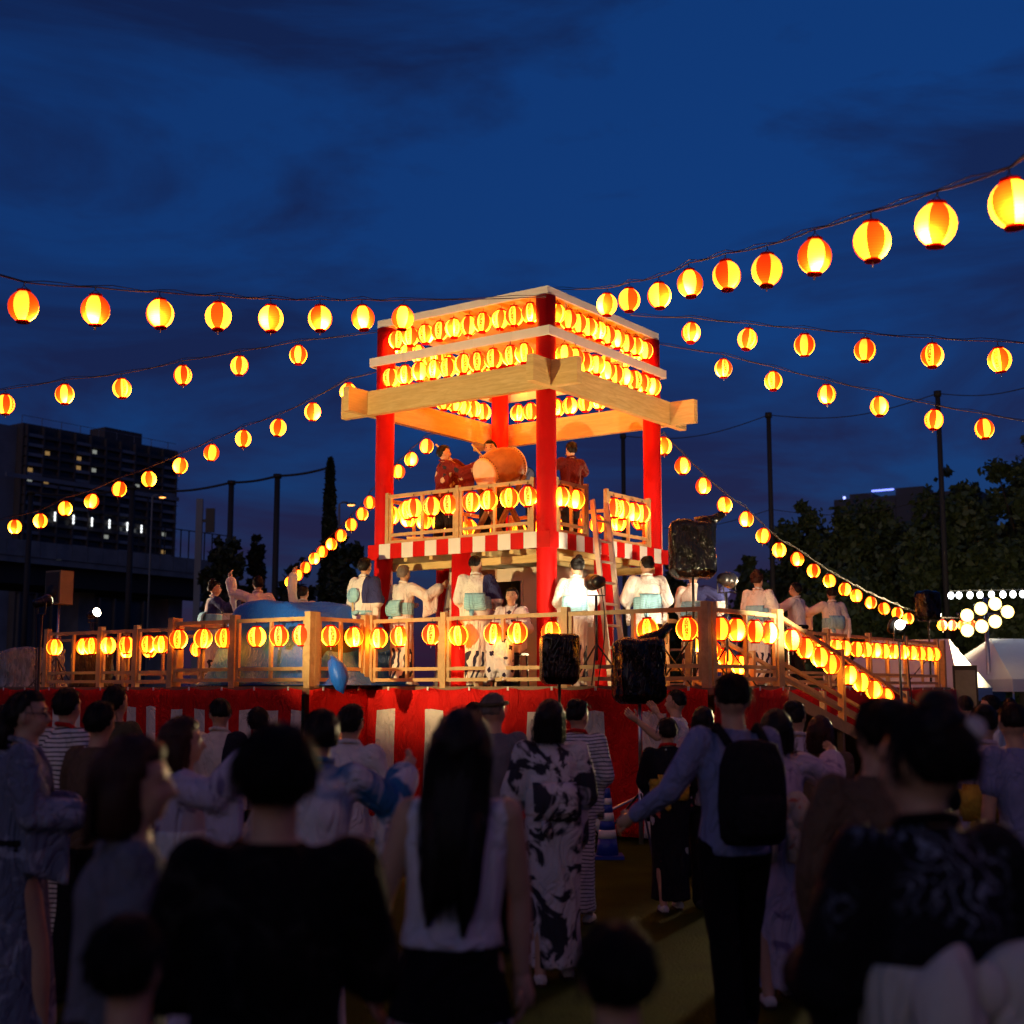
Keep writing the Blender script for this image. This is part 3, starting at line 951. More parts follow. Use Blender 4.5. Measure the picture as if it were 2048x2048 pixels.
# ------------------------------------------------------------------ wrapped loudspeakers, lamps, drum, tarpaulin, cone
def plastic(name, col, rough, alpha=1.0, trans=0.0, bump=0.9):
    if name in MATS: return MATS[name]
    m, nt, out = node_mat(name)
    g = G(nt)
    p = g.n('ShaderNodeBsdfPrincipled')
    p.inputs['Base Color'].default_value = (*col, 1)
    p.inputs['Specular IOR Level'].default_value = 0.35
    vec = g.coords('Object', (2.0, 2.0, 0.5), (0.0, 0.25, 0.0))
    n1 = g.noise(vec, 5.5, 2, 0.5, 1.6)
    n2 = g.noise(vec, 15.0, 2, 0.5, 0.8)
    b = g.n('ShaderNodeBump')
    b.inputs['Strength'].default_value = bump
    b.inputs['Distance'].default_value = 0.03
    rg = g.math('POWER', g.math('ABSOLUTE', g.math('SUBTRACT', n1, 0.5)), 0.55)
    rg2 = g.math('POWER', g.math('ABSOLUTE', g.math('SUBTRACT', n2, 0.5)), 0.6)
    g.l(g.math('MULTIPLY_ADD', rg2, 0.2, rg), b.inputs['Height'])
    g.l(b.outputs[0], p.inputs['Normal'])
    g.l(g.math('MULTIPLY_ADD', n2, 0.12, rough - 0.05), p.inputs['Roughness'])
    if alpha < 1:
        tr = g.n('ShaderNodeBsdfTransparent')
        tr.inputs[0].default_value = (0.92, 0.92, 0.94, 1)
        mx = g.n('ShaderNodeMixShader')
        g.l(g.math('MULTIPLY_ADD', g.ramp(n1, [(0.4, 0.0), (0.65, 1.0)]), 0.30, alpha - 0.1), mx.inputs[0])
        g.l(tr.outputs[0], mx.inputs[1]); g.l(p.outputs[0], mx.inputs[2])
        g.l(mx.outputs[0], out.inputs[0])
    else:
        g.l(p.outputs[0], out.inputs[0])
    MATS[name] = m
    return m
M_BAG = plastic('black_plastic', (0.003, 0.003, 0.003), 0.12, bump=0.55)
M_CLEAR = plastic('clear_plastic', (0.55, 0.53, 0.48), 0.14, alpha=0.42)
M_TARP = plastic('blue_tarpaulin', (0.010, 0.10, 0.52), 0.40, bump=0.5)
M_TARP2 = plastic('blue_tarpaulin_sheer', (0.05, 0.14, 0.42), 0.25, bump=0.8, alpha=0.8)
M_GREYBOX = surf('grey_box', (0.16, 0.155, 0.14), 0.6)
M_BLKCAB = surf('speaker_cabinet', (0.018, 0.017, 0.016), 0.6, bump=0.3, bscale=60)

def bag_mesh(w, d, h, seed, tail=None, pinch=0.72, ex=5.0, rough=1.0, n=48, rows=26):
    r = random.Random(seed)
    ph = [r.uniform(0, 6.28) for _ in range(10)]
    vs = []
    for j in range(rows + 1):
        q = j / rows
        z = h * q
        k = 1.0
        if q < 0.12: k = pinch + (1 - pinch) * (q / 0.12) ** 0.6
        if q > 0.93: k = 1 - 0.25 * ((q - 0.93) / 0.07) ** 2
        for i in range(n):
            t = 2 * math.pi * i / n
            c, s_ = math.cos(t), math.sin(t)
            rr = (abs(c) ** ex + abs(s_) ** ex) ** (-1 / ex)
            wr = 0.024 * rough * (math.sin(9 * t + ph[0] + 3 * q) + 0.7 * math.sin(15 * t + ph[1] - 5 * q) + 0.6 * math.sin(23 * t + ph[2] + 9 * q) + 0.6 * math.sin(5 * t + ph[3] + 11 * q))
            wr += 0.006 * rough * math.sin(17 * q + 6 * t + ph[4]) * math.sin(5 * t + ph[6])
            f = k * (1 + wr)
            zz = z + 0.012 * math.sin(3 * t + ph[5]) * (q > 0.9) * rough
            vs.append([c * rr * w / 2 * f, s_ * rr * d / 2 * f, zz])
    fs = []
    for j in range(rows):
        for i in range(n):
            fs.append((j * n + i, j * n + (i + 1) % n, (j + 1) * n + (i + 1) % n, (j + 1) * n + i))
    fs.append(tuple(range(n - 1, -1, -1)))
    tc_ = len(vs)
    vs.append([0, 0, h * 1.01])
    for i in range(n):
        fs.append((rows * n + i, rows * n + (i + 1) % n, tc_))
    m = MB()
    m.add(vs, fs)
    if tail:
        (tx, ty, tz), (bx, by) = tail
        b0 = Vector((bx, by, h * 0.96)); e_ = Vector((tx, ty, tz))
        m.tube([b0 - (e_ - b0) * 0.35, b0, b0.lerp(e_, 0.5), e_ + Vector((0, 0, 0.02)), e_], [0.13, 0.11, 0.06, 0.045, 0.01], 9)
    return m
def bagged(name, label, p, w, d, h, rz, mat, seed, pole_to=None, tail=None, feet=True, group=None, rough=1.0, polemat=None):
    t = thing(name, label, 'speaker', p, rz, group)
    bag_mesh(w, d, h, seed, tail, rough=rough).build('plastic_bag', mat, t, True)
    MB().box(-w * .38, w * .38, -d * .38, d * .38, 0.05, h * .93).build('cabinet', M_BLKCAB, t)
    if pole_to is not None:
        L_ = p.z - pole_to
        pm = polemat or M_STEEL
        MB().tube([(0, 0, 0.06), (0, 0, -L_ * 0.5)], 0.018, 10).build('upper_pole', pm, t, True)
        MB().tube([(0, 0, -L_ * 0.48), (0, 0, -L_ + 0.12)], 0.024, 10).build('lower_pole', pm, t, True)
        MB().tube([(0, 0, -L_ * 0.5 - 0.03), (0, 0, -L_ * 0.5 + 0.04)], 0.036, 10).build('collar', M_BLACKM, t, True)
        for k in range(3):
            a = 2 * math.pi * k / 3 + 0.4
            rr = min(0.55, L_ * 0.42)
            MB().tube([(0, 0, -L_ + min(0.65, L_ * .6)), (rr * math.cos(a), rr * math.sin(a), -L_ + 0.012)], 0.012, 8).build('leg', M_BLACKM, t)
    return t
bagged('wrapped_speaker', 'loudspeaker in a black bin bag on a steel pole beside a man holding its stand', at(1279, 1408, 14.0) + Vector((0, 0, 0.0)), 0.50, 0.46, 0.68, 0.25, M_BAG, 11, pole_to=0.0, tail=((0.34, -0.02, 0.80), (0.14, 0.0)), rough=1.4)
bagged('wrapped_speaker', 'loudspeaker wrapped in thin shiny plastic against the booth railing', at(1119, 1369, 15.25), 0.44, 0.34, 0.575, 0.12, M_BAG, 12, pole_to=0.0, rough=0.45, polemat=M_BLACKM)
bagged('wrapped_speaker', 'loudspeaker in a crumpled black bag high on a pole above the corner post', at(1386, 1157, 16.6), 0.56, 0.48, 0.72, -0.1, M_BAG, 13, pole_to=DECK, tail=((0.40, 0.0, 0.80), (0.16, 0.0)), rough=1.6, polemat=M_BLACKM)
bagged('wrapped_speaker', 'bagged loudspeaker on a stand at the far end of the stage above the close lanterns', at(1857, 1242, 27.6), 0.44, 0.40, 0.62, 0.3, M_BAG, 14, pole_to=DECK, rough=1.2, polemat=M_BLACKM)
t = thing('covered_equipment', 'boxes under a clear plastic sheet standing on the end of the stage', 'equipment', S(9.1, -1.65, DECK))
bag_mesh(1.0, 0.75, 0.66, 15, rough=2.2, ex=2.6, pinch=1.12).build('plastic_sheet', M_CLEAR, t, True)
MB().box(-0.32, 0.05, -0.22, 0.2, 0, 0.48).build('box', M_GREYBOX, t)
MB().box(0.08, 0.36, -0.2, 0.2, 0, 0.36).build('box', M_BLKCAB, t)
t = thing('covered_equipment', 'mixing desk under dark sheeting behind the loudspeaker railing', 'equipment', S(7.35, -1.75, DECK))
bag_mesh(0.62, 0.5, 0.86, 16, rough=2.0, ex=2.8, pinch=1.1).build('plastic_sheet', plastic('brown_black_sheet', (0.02, 0.013, 0.010), 0.4), t, True)
MB().box(-0.22, 0.22, -0.18, 0.18, 0, 0.72).build('desk', M_BLKCAB, t)

# loudspeaker on its pole
p = at(118, 1209, 22.6)
t = thing('loudspeaker', 'bare loudspeaker on a black pole above the end of the loudspeaker railing', 'speaker', Vector((p.x, p.y, DECK)), -0.55)
zz = p.z - DECK
M_SPKSIDE = surf('speaker_side', (0.20, 0.16, 0.10), 0.55)
MB().hexa([(-.19, -.15, zz), (.19, -.15, zz), (.14, .17, zz), (-.14, .17, zz), (-.19, -.15, zz + .57), (.19, -.15, zz + .57), (.14, .17, zz + .57), (-.14, .17, zz + .57)]).build('cabinet', M_SPKSIDE, t)
gl_ = MB().box(-.165, .165, -.165, -.152, zz + .03, zz + .54).build('grille', surf('speaker_grille', (0.06, 0.055, 0.05), 0.5, 0.4, bump=0.6, bscale=120), t)
MB().tube([(0, -.166, zz + .2), (0, -.172, zz + .2)], 0.12, 20).build('cone', M_BLKCAB, gl_, True)
MB().tube([(0, 0, 0.0), (0, 0, zz)], 0.019, 10).build('pole', M_STEEL, t, True)
for k in range(3):
    a = k * 2.094
    MB().tube([(0, 0, .5), (.42 * math.cos(a), .42 * math.sin(a), 0.012)], 0.012, 6).build('leg', M_BLACKM, t)

# stage lamps
M_LENS = emis('lamp_lens', (1.0, 0.86, 0.62), 30.0)
M_LENSW = emis('lamp_lens_dim', (1.0, 0.80, 0.52), 3.0)
def can_lamp(label, pos, aim, stand_z, r=0.10, ln=0.34, power=0, spot=60, lens=M_LENSW, col=(1.0, 0.82, 0.58), blend=0.5, tripod=True, bulb=False):
    pos, aim = Vector(pos), Vector(aim)
    t = thing('stage_lamp', label, 'lamp', Vector((pos.x, pos.y, stand_z)))
    d = (aim - pos).normalized()
    m = mb(t); m.tube([pos - d * ln * .55, pos - d * ln * .5, pos - d * ln * .1, pos + d * ln * .05, pos + d * ln * .3, pos + d * ln * .5, pos + d * ln * .5 - d * .03], [0.03, r * .7, r * .75, r * .8, r, r * 1.04, r * .92], 20); hs = m.build('housing', M_BLACKM, t, True)
    m = mb(t); m.tube([pos + d * (ln * .5 - .02), pos + d * (ln * .5 + .006)], r * .9, 20); m.build('lens', lens, hs)
    sd = d.cross(Vector((0, 0, 1))).normalized()
    m = mb(t); m.tube([pos + sd * (r + .01), pos + sd * (r + .012) - Vector((0, 0, r + .06)), pos - sd * (r + .012) - Vector((0, 0, r + .06)), pos - sd * (r + .01)], 0.009, 6); m.build('yoke', M_BLACKM, t)
    for k in range(3):
        m = mb(t); m.tube([pos - d * (ln * .1 - k * .05), pos - d * (ln * .1 - k * .05 - 0.012)], r * .84, 20); m.build('cooling_fin', M_BLACKM, hs, True)
    m = mb(t); m.tube([pos - Vector((0, 0, r + .06)), Vector((pos.x, pos.y, stand_z + 0.3))], 0.016, 8); m.build('stand_pole', M_BLACKM, t, True)
    if bulb:
        m = mb(t); m.ball(pos + Vector((-0.02, -0.13, 0.02)), 0.055, 14, 9); m.build('bare_bulb', M_LENS, hs, True)
        m = mb(t); m.tube([pos + Vector((-0.02, -0.09, 0.02)), pos + Vector((0, -0.02, 0.0))], 0.025, 8); m.build('bulb_socket', M_BLACKM, hs)
    if tripod:
        for k in range(3):
            a = k * 2.094 + 0.3
            m = mb(t); m.tube([Vector((pos.x, pos.y, stand_z + .5)), Vector((pos.x + .38 * math.cos(a), pos.y + .38 * math.sin(a), stand_z + .01))], 0.011, 6); m.build('leg', M_BLACKM, t)
    c0 = pos - d * ln * .5
    pts = [c0 + Vector((0.05 * math.sin(4 * q), 0.03 * math.cos(5 * q), -(c0.z - stand_z) * q)) for q in [i / 14 for i in range(15)]]
    m = mb(t); m.tube(pts, 0.007, 5); m.build('cable', M_CABLE, t, True)
    if power:
        ld = bpy.data.lights.new('stage_lamp_beam', 'SPOT')
        ld.energy = power; ld.color = col; ld.spot_size = R(spot); ld.spot_blend = blend; ld.shadow_soft_size = r * .8
        lo = bpy.data.objects.new('stage_lamp_beam', ld)
        COL.objects.link(lo)
        lo.parent = t
        lo.location = pos + d * (ln * .5 + .03) - t.location
        lo.rotation_euler = d.to_track_quat('-Z', 'Y').to_euler()
    return t
c1 = at(1192, 1164, 15.75)
can_lamp('shiny black can lamp on a tripod in front of the pale ladder', c1, S(-1.9, -1.5, c1.z + 0.05), DECK, power=P_CAN1, spot=70)
c2 = at(1452, 1159, 16.4)
can_lamp('shiny black can lamp above the corner post beside the bagged speaker', c2, at(1620, 1190, 20.5), DECK, power=P_CAN2, spot=60)
c3_fill = S(-3.35, -1.95, DECK + 0.62)  # made-up can lamp, added to brighten the dancer under the balcony end
can_lamp('small added black can lamp low behind the corner post to brighten the dancers', c3_fill, at(1298, 1200, 16.9), DECK, r=0.07, ln=0.24, power=P_FILL3, spot=44, lens=M_LENSW)
c4 = at(1797, 1254, 15.2)
can_lamp('lit round lamp on a tall stand beyond the ramp handrail, turned to the tower', c4, S(-1.6, 0.0, CAM_H + 2.6), 0.0, r=0.10, ln=0.16, bulb=True, power=P_CAN4, spot=80, lens=M_LENS, col=(1.0, 0.78, 0.50))
c5 = at(186, 1228, 21.8)
can_lamp('lit lamp on a stand beside the bare loudspeaker, turned to the tower', c5, S(0.2, -1.5, CAM_H + 3.2), DECK, r=0.08, ln=0.2, power=P_CAN5, spot=60, lens=M_LENS)
c6 = at(84, 1204, 13.0)
can_lamp('small lit lamp on a tall stand on the ground before the plastic-covered boxes', c6, S(-0.2, -1.6, CAM_H + 2.55), 0.0, r=0.06, ln=0.16, power=P_CAN6, spot=70, lens=emis('lamp_lens_green', (0.9, 1.0, 0.6), 12.0), col=(1.0, 0.72, 0.33))

# blue tarpaulin over stacked gear
t = thing('blue_tarpaulin', 'blue tarpaulin over a heap of gear behind the railing', 'tarpaulin', S(2.2, -2.2, DECK))
def tarp_h(u, v):
    a = min(1, max(0, (u - 0.72) / 0.75)); b = min(1, max(0, (3.42 - u) / 0.62))
    c = min(1, max(0, (v + 3.12) / 0.35)); d = min(1, max(0, (-1.15 - v) / 0.40))
    sm = lambda x: x * x * (3 - 2 * x)
    base = 1.13 * min(1, sm(a) * 1.0) * sm(b) * sm(c) ** .6 * sm(d)
    k = 0.045 * math.sin(3.1 * u + 2 * v) + 0.02 * math.sin(6.7 * v - 2 * u) + 0.008 * math.sin(17 * u + 11 * v) - 0.03 * abs(math.sin(4.3 * u - 3 * v))
    return max(0.015, base * (1 + k * .9) + 0.02 * (math.sin(9 * u) * math.sin(7 * v)) - 0.02 * abs(math.sin(7.3 * u + 5 * v)) + (-0.10 * (1 - min(1, max(0, (u - 1.0) / 1.1)))))
NU, NV = 76, 60
vs, fs = [], []
for i in range(NU + 1):
    for j in range(NV + 1):
        u = 0.70 + 2.74 * i / NU; v = -3.13 + 2.02 * j / NV
        vs.append(S(u, v, DECK + tarp_h(u, v)))
for i in range(NU):
    for j in range(NV):
        a = i * (NV + 1) + j
        fs.append((a, a + NV + 1, a + NV + 2, a + 1))
m = mb(t); m.add(vs, fs); o = m.build('sheet', M_TARP, t, True)
so = o.modifiers.new('thickness', 'SOLIDIFY'); so.thickness = 0.006
pc = at(672, 1338, 16.35)
m = mb(t)
m.tube([pc + Vector((-0.08, 0.45, 0.12)), pc + Vector((-0.05, 0.12, 0.10)), pc + Vector((0, 0, 0.02)), pc + Vector((0.05, -0.02, -0.12)), pc + Vector((0.07, 0, -0.24)), pc + Vector((0.075, 0, -0.30))], [0.05, 0.07, 0.10, 0.11, 0.06, 0.012], 13)
for k, q in enumerate(m.v):
    x = Vector(q); w_ = 0.02 * math.sin(40 * x.x + 17 * x.z) + 0.015 * math.sin(53 * x.z + 31 * x.x)
    m.v[k] = tuple(x + Vector((w_, w_ * .5, 0)))
m.build('hanging_corner', M_TARP, t, True)
m = mb(t); m.sbox(1.1, 3.0, -2.9, -1.4, DECK, DECK + 0.75); m.build('gear_box', M_BLKCAB, t)

# traffic cone and its bar
cp = atz(1215, 1716, 0)
t = thing('traffic_cone', 'blue traffic cone with three white bands in front of the curtain', 'cone', cp)
M_CBLUE = surf('cone_blue', (0.015, 0.045, 0.30), 0.45); M_CWHITE = surf('cone_white', (0.72, 0.70, 0.62), 0.5)
MB().box(-.16, .16, -.16, .16, 0, .035).build('base', M_CBLUE, t)
rz_ = lambda z: 0.115 - (z - .035) * (0.115 - 0.03) / 0.665
bands = [(.035, .20, 0), (.20, .285, 1), (.285, .375, 0), (.375, .455, 1), (.455, .535, 0), (.535, .60, 1), (.60, .70, 0)]
for z0, z1, wht in bands:
    e_ = 0.003 if wht else 0
    MB().lathe([(rz_(z0) + e_, z0), (rz_(z1) + e_, z1)], 24).build('white_band' if wht else 'cone_section', M_CWHITE if wht else M_CBLUE, t, True)
q0 = cp + Vector((-0.32, 0.25, 0.28)); q1 = atz(1300, 1700, 0) + Vector((0.1, 0.35, 0.62))
o = MB().tube([q0, q1], 0.017, 8).build('cone_bar', M_STEEL); tag(o, 'thin pale bar slanting behind the blue traffic cone', 'bar')

# big drum on its stand
dc = at(1000, 938, 18.75)
t = thing('taiko_drum', 'big barrel drum with studded rim on a dark slanted stand on the balcony', 'drum', Vector((dc.x, dc.y, Z_SB + 0.10)))
ax = Vector((-0.62, -0.50, -0.34)).normalized()
M_DRUM = wood('drum_wood', (0.25, 0.10, 0.035), (0.36, 0.17, 0.06), (2, 2, 2), 4)
m = mb(t); L2 = 0.31
m.tube([dc + ax * (L2 * k) for k in (-1, -.8, -.45, 0, .45, .8, 1)], [0.225, 0.25, 0.285, 0.30, 0.285, 0.25, 0.225], 32); m.build('barrel', M_DRUM, t, True)
for s_ in (1, -1):
    m = mb(t); m.tube([dc + ax * s_ * (L2 - .05), dc + ax * s_ * (L2 + .006), dc + ax * s_ * (L2 + .012)], [0.248, 0.236, 0.20], 32); m.build('drum_skin', surf('drum_skin', (0.62, 0.45, 0.25), 0.5), t, True)
    e1 = ax.orthogonal().normalized(); e2 = ax.cross(e1)
    m = mb(t)
    for k in range(40):
        a = 2 * math.pi * k / 40
        m.ball(dc + ax * s_ * (L2 - .045) + (e1 * math.cos(a) + e2 * math.sin(a)) * 0.252, 0.009, 5, 3)
    o = m.build('stud_ring', M_BLACKM, t); o['kind'] = 'stuff'
zf = Z_SB + 0.10
sdv = ax.cross(Vector((0, 0, 1))).normalized()
for s_ in (-1, 1):
    m = mb(t); b0 = dc + sdv * s_ * 0.24; fwd = Vector((ax.x, ax.y, 0)).normalized()
    m.bar(Vector((b0.x, b0.y, zf)) + fwd * .42, b0 - fwd * .25 - Vector((0, 0, .1)), 0.06, 0.06); m.build('stand_leg', M_DARKWOOD, t)
    m = mb(t); m.bar(Vector((b0.x, b0.y, zf)) - fwd * .42, b0 + fwd * .22 - Vector((0, 0, .22)), 0.06, 0.06); m.build('stand_leg', M_DARKWOOD, t)
m = mb(t); m.bar(Vector((dc.x, dc.y, dc.z - .33)) - sdv * .28, Vector((dc.x, dc.y, dc.z - .33)) + sdv * .28, 0.07, 0.07); m.build('stand_bar', M_DARKWOOD, t)
t = thing('storage_box', 'pale open crate on the balcony behind the drum side railing', 'crate', S(0.95, -1.05, Z_SB + 0.10))
MB().box(-.22, .22, -.16, .16, 0, .03).build('bottom', M_BEAM, t)
for a in (((-.22, .22, -.16, -.14)), ((-.22, .22, .14, .16)), ((-.22, -.2, -.14, .14)), ((.2, .22, -.14, .14))):
    MB().box(*a, .03, .22).build('side_board', M_BEAM, t)
# ------------------------------------------------------------------ tents, floodlights, poles, trees, buildings
M_TENT = surf('tent_canvas', (0.70, 0.71, 0.73), 0.6, var=0.06, vscale=1.0, bump=0.4, bscale=3, bdist=0.05)
def tent(label, c, w, d, rz, eave=2.0, apex=3.1, val=0.3):
    t = thing('festival_tent', label, 'tent', c, rz)
    m = MB()
    x, y = w / 2, d / 2
    n = 10
    vs, fs = [], []
    for i in range(n + 1):
        for s_ in (-1, 1):
            pass
    def slope(p0, p1, q0, q1, sag):
        vs, fs = [], []
        for i in range(13):
            for j in range(9):
                a = Vector(p0).lerp(Vector(p1), i / 12); b = Vector(q0).lerp(Vector(q1), i / 12)
                p = a.lerp(b, j / 8); p.z -= sag * math.sin(math.pi * j / 8) * (0.6 + 0.4 * math.sin(math.pi * i / 12)) + 0.02 * math.sin(i * 2.1) * math.sin(math.pi * j / 8)
                vs.append(p)
        for i in range(12):
            for j in range(8):
                fs.append((i * 9 + j, (i + 1) * 9 + j, (i + 1) * 9 + j + 1, i * 9 + j + 1))
        return MB().add(vs, fs)
    for s_ in (-1, 1):
        slope((-x, s_ * y, eave), (x, s_ * y, eave), (-x * .62, 0, apex), (x * .62, 0, apex), 0.06).build('roof_panel', M_TENT, t, True)
        slope((s_ * x, -y, eave), (s_ * x, y, eave), (s_ * x * .62, -0.01, apex), (s_ * x * .62, 0.01, apex), 0.05).build('roof_panel', M_TENT, t, True)
        MB().box(-x, x, s_ * y - .008, s_ * y + .008, eave - val, eave - 0.002).build('valance', M_TENT, t)
        MB().box(s_ * x - .008, s_ * x + .008, -y, y, eave - val, eave - 0.002).build('valance', M_TENT, t)
        for r_ in (-1, 1):
            MB().tube([(s_ * (x - .04), r_ * (y - .04), 0), (s_ * (x - .04), r_ * (y - .04), eave)], 0.025, 8).build('pole', M_STEEL, t, True)
    return t
tent('white hipped tent standing under the floodlights', at(2075, 1400, 34.5) * 1.0 - Vector((0, 0, at(2075, 1400, 34.5).z)), 4.2, 4.0, 0.25, eave=1.95, apex=3.0)
tent('white tent behind the far end of the ramp railing', at(1822, 1400, 31.0) - Vector((0, 0, at(1822, 1400, 31.0).z)), 3.0, 2.6, -0.6, eave=1.75, apex=2.85)
t = thing('dark_cabinet', 'tall dark loudspeaker cabinet between the two white tents', 'speaker', at(1932, 1400, 28.0) - Vector((0, 0, at(1932, 1400, 28.0).z)), -0.3)
MB().box(-.24, .24, -.25, .25, 0.0, 2.2).build('cabinet', M_BLKCAB, t)
MB().box(-.2, .2, -.262, -.252, 0.9, 2.1).build('grille', M_GREYBOX, t)

# floodlights on a mast
fp = at(1978, 1235, 33.0)
t = thing('floodlight_mast', 'bank of dazzling floodlights on a mast above the white tents', 'floodlight', Vector((fp.x, fp.y, 0)))
m = mb(t); m.tube([Vector((fp.x, fp.y + .2, 0)), Vector((fp.x, fp.y + .2, fp.z + .5))], 0.05, 10); m.build('mast', M_STEEL, t, True)
m = mb(t); m.bar(fp + Vector((-.75, .15, .1)), fp + Vector((.55, .15, .1)), 0.05, 0.05); m.build('cross_arm', M_STEEL, t)
M_FLOOD = emis('floodlight_lens', (1.0, 0.64, 0.16), 7.0)
for k, (dx, dz) in enumerate(((-.55, .05), (-.2, .22), (.14, -.10), (.46, .14), (-.20, -.22), (.16, .34), (-.56, -.32))):
    c = fp + Vector((dx, 0, dz))
    m = mb(t); m.tube([c + Vector((0, -.022, 0)), c + Vector((0, .06, 0)), c + Vector((0, .13, 0))], [.18, .17, .06], 18); hd_ = m.build('lamp_head', M_BLACKM, t, True)
    m = mb(t); m.tube([c + Vector((0, -.024, 0)), c + Vector((0, -.07, 0))], [.16, .12], 18); m.build('lens', M_FLOOD, hd_, True)
ld = bpy.data.lights.new('floodlight_beam', 'SPOT')
ld.energy = P_FLOOD; ld.color = (1.0, 0.76, 0.40); ld.spot_size = R(75); ld.spot_blend = 0.5; ld.shadow_soft_size = 0.4
lo = bpy.data.objects.new('floodlight_beam', ld); COL.objects.link(lo); lo.parent = t
lo.location = fp + Vector((-.1, -.3, 0)) - t.location
lo.rotation_euler = (Vector((-0.5, 7.0, 1.0)) - (fp)).to_track_quat('-Z', 'Y').to_euler()
ld2 = bpy.data.lights.new('floodlight_spill', 'SPOT')
ld2.energy = 1700.0; ld2.color = (1.0, 0.85, 0.5); ld2.spot_size = R(130); ld2.spot_blend = 0.8; ld2.shadow_soft_size = 0.4
lo2 = bpy.data.objects.new('floodlight_spill', ld2); COL.objects.link(lo2); lo2.parent = t
lo2.location = fp + Vector((-.1, .4, 0.3)) - t.location
lo2.rotation_euler = Vector((-0.10, 1.0, 0.22)).to_track_quat('-Z', 'Y').to_euler()
# row of bare white bulbs
M_BULB = emis('white_bulb', (0.92, 0.97, 1.0), 16.0)
bp = [at(px, 1191 + (px - 1902) * -0.02, 35.0) for px in (1902, 1918, 1940, 1960, 1983, 2006, 2026, 2045, 2066)]
o = MB().tube([p + Vector((0, 0, .12)) for p in bp], 0.008, 5).build('bulb_cable', M_CABLE); tag(o, 'thin cable carrying the row of bare white bulbs', 'cable')
for p in bp:
    t = thing('bare_bulb', 'bare white bulb in the row above the floodlights', 'bulb', p, 0, 'bare white bulbs over the tents')
    MB().ball((0, 0, 0), (0.075, 0.075, 0.09), 12, 8).build('bulb', M_BULB, t, True)
    MB().tube([(0, 0, .08), (0, 0, .14)], 0.03, 8).build('socket', M_BLACKM, t)

# net posts of the sports ground, joined by cables
M_POST = surf('dark_post', (0.045, 0.035, 0.028), 0.7, bump=0.2)
posts = [(62, 985), (265, 975), (463, 965), (555, 952), (1246, 872), (1537, 830), (1875, 787)]
tops = []
for px, py in posts:
    d = 31500.0 / (1379 - py)
    p = at(px, py, d)
    t = thing('net_post', {62: 'dark net post in front of the concrete parapet, beyond the first lanterns', 265: 'dark net post in front of the apartment block end', 463: 'slim net post left standing between two trees and the sign', 555: 'net post between the bushy tree and the dark cypress', 1246: 'net post seen through the tower past the drum', 1537: 'net post rising beside the tree edge', 1875: 'tall net post in front of the big dark trees'}[px].replace('left ', ''), 'post', Vector((p.x, p.y, 0)), 0, 'sports ground net posts')
    r0 = 0.10 if px > 1000 else 0.16
    MB().tube([(0, 0, 0), (0, 0, p.z * .5), (0, 0, p.z)], [r0 * 1.25, r0 * 1.1, r0], 14).build('shaft', M_POST, t, True)
    MB().tube([(0, 0, p.z - .12), (0, 0, p.z + .10)], r0 * 1.5, 14).build('cap', M_POST, t, True)
    tops.append(p)
cyp = at(655, 936, 74.0)
extra = at(2100, 760, 49.0)
def wire(a, b, r, sag, lb, nm='net_cable', cat='cable'):
    pts = [a.lerp(b, k / 12) - Vector((0, 0, sag * math.sin(math.pi * k / 12))) for k in range(13)]
    o = MB().tube(pts, r, 6).build(nm, M_POST, None, True); tag(o, lb, cat); return o
wire(tops[0], tops[1], 0.07, 0.3, 'thick dark top cable between posts by the parapet')
wire(tops[1], tops[2], 0.07, 0.35, 'thick dark top cable in front of the apartment block')
wire(tops[2], tops[3], 0.07, 0.1, 'short thick top cable between the two slim posts')
wire(tops[3], cyp, 0.07, 0.1, 'thick top cable running from a slim post to the cypress')
for a, b, n_ in ((4, 5, 'behind the ladder side lanterns'), (5, 6, 'between the two tall posts by the trees')):
    wire(tops[a], tops[b], 0.02, 0.5, 'thin upper net cable ' + n_)
    wire(tops[a] - Vector((0, 0, 4.2)), tops[b] - Vector((0, 0, 4.2)), 0.015, 0.5, 'thin lower net cable ' + n_)
wire(tops[6], extra, 0.02, 0.3, 'thin net cable leaving the tall post over the trees')

# clock on a pole
cpx = at(1054, 950, 52.0)
t = thing('park_clock', 'round pale clock on a pole seen past the drum', 'clock', Vector((cpx.x, cpx.y, 0)))
MB().tube([(0, 0, 0), (0, 0, cpx.z - .3)], 0.06, 10).build('pole', M_POST, t, True)
m = MB().tube([(0, .08, cpx.z), (0, -.04, cpx.z)], 0.32, 28); m.build('case', M_POST, t, True)
m = MB().tube([(0, -.042, cpx.z), (0, -.05, cpx.z)], 0.28, 28); m.build('dial', M_TENT, t)
MB().bar((0, -.055, cpx.z - .02), (0.10, -.055, cpx.z + .16), 0.02, 0.025, up=(0, 1, 0)).build('hand', M_BLACKM, t)
MB().bar((0, -.058, cpx.z + .02), (-.05, -.058, cpx.z - .21), 0.015, 0.02, up=(0, 1, 0)).build('hand', M_BLACKM, t)
for k in range(12):
    a = k * math.pi / 6
    MB().bar((.235 * math.sin(a), -.054, cpx.z + .235 * math.cos(a)), (.265 * math.sin(a), -.054, cpx.z + .265 * math.cos(a)), 0.01, 0.016, up=(0, 1, 0)).build('hour_mark', M_BLACKM, t)

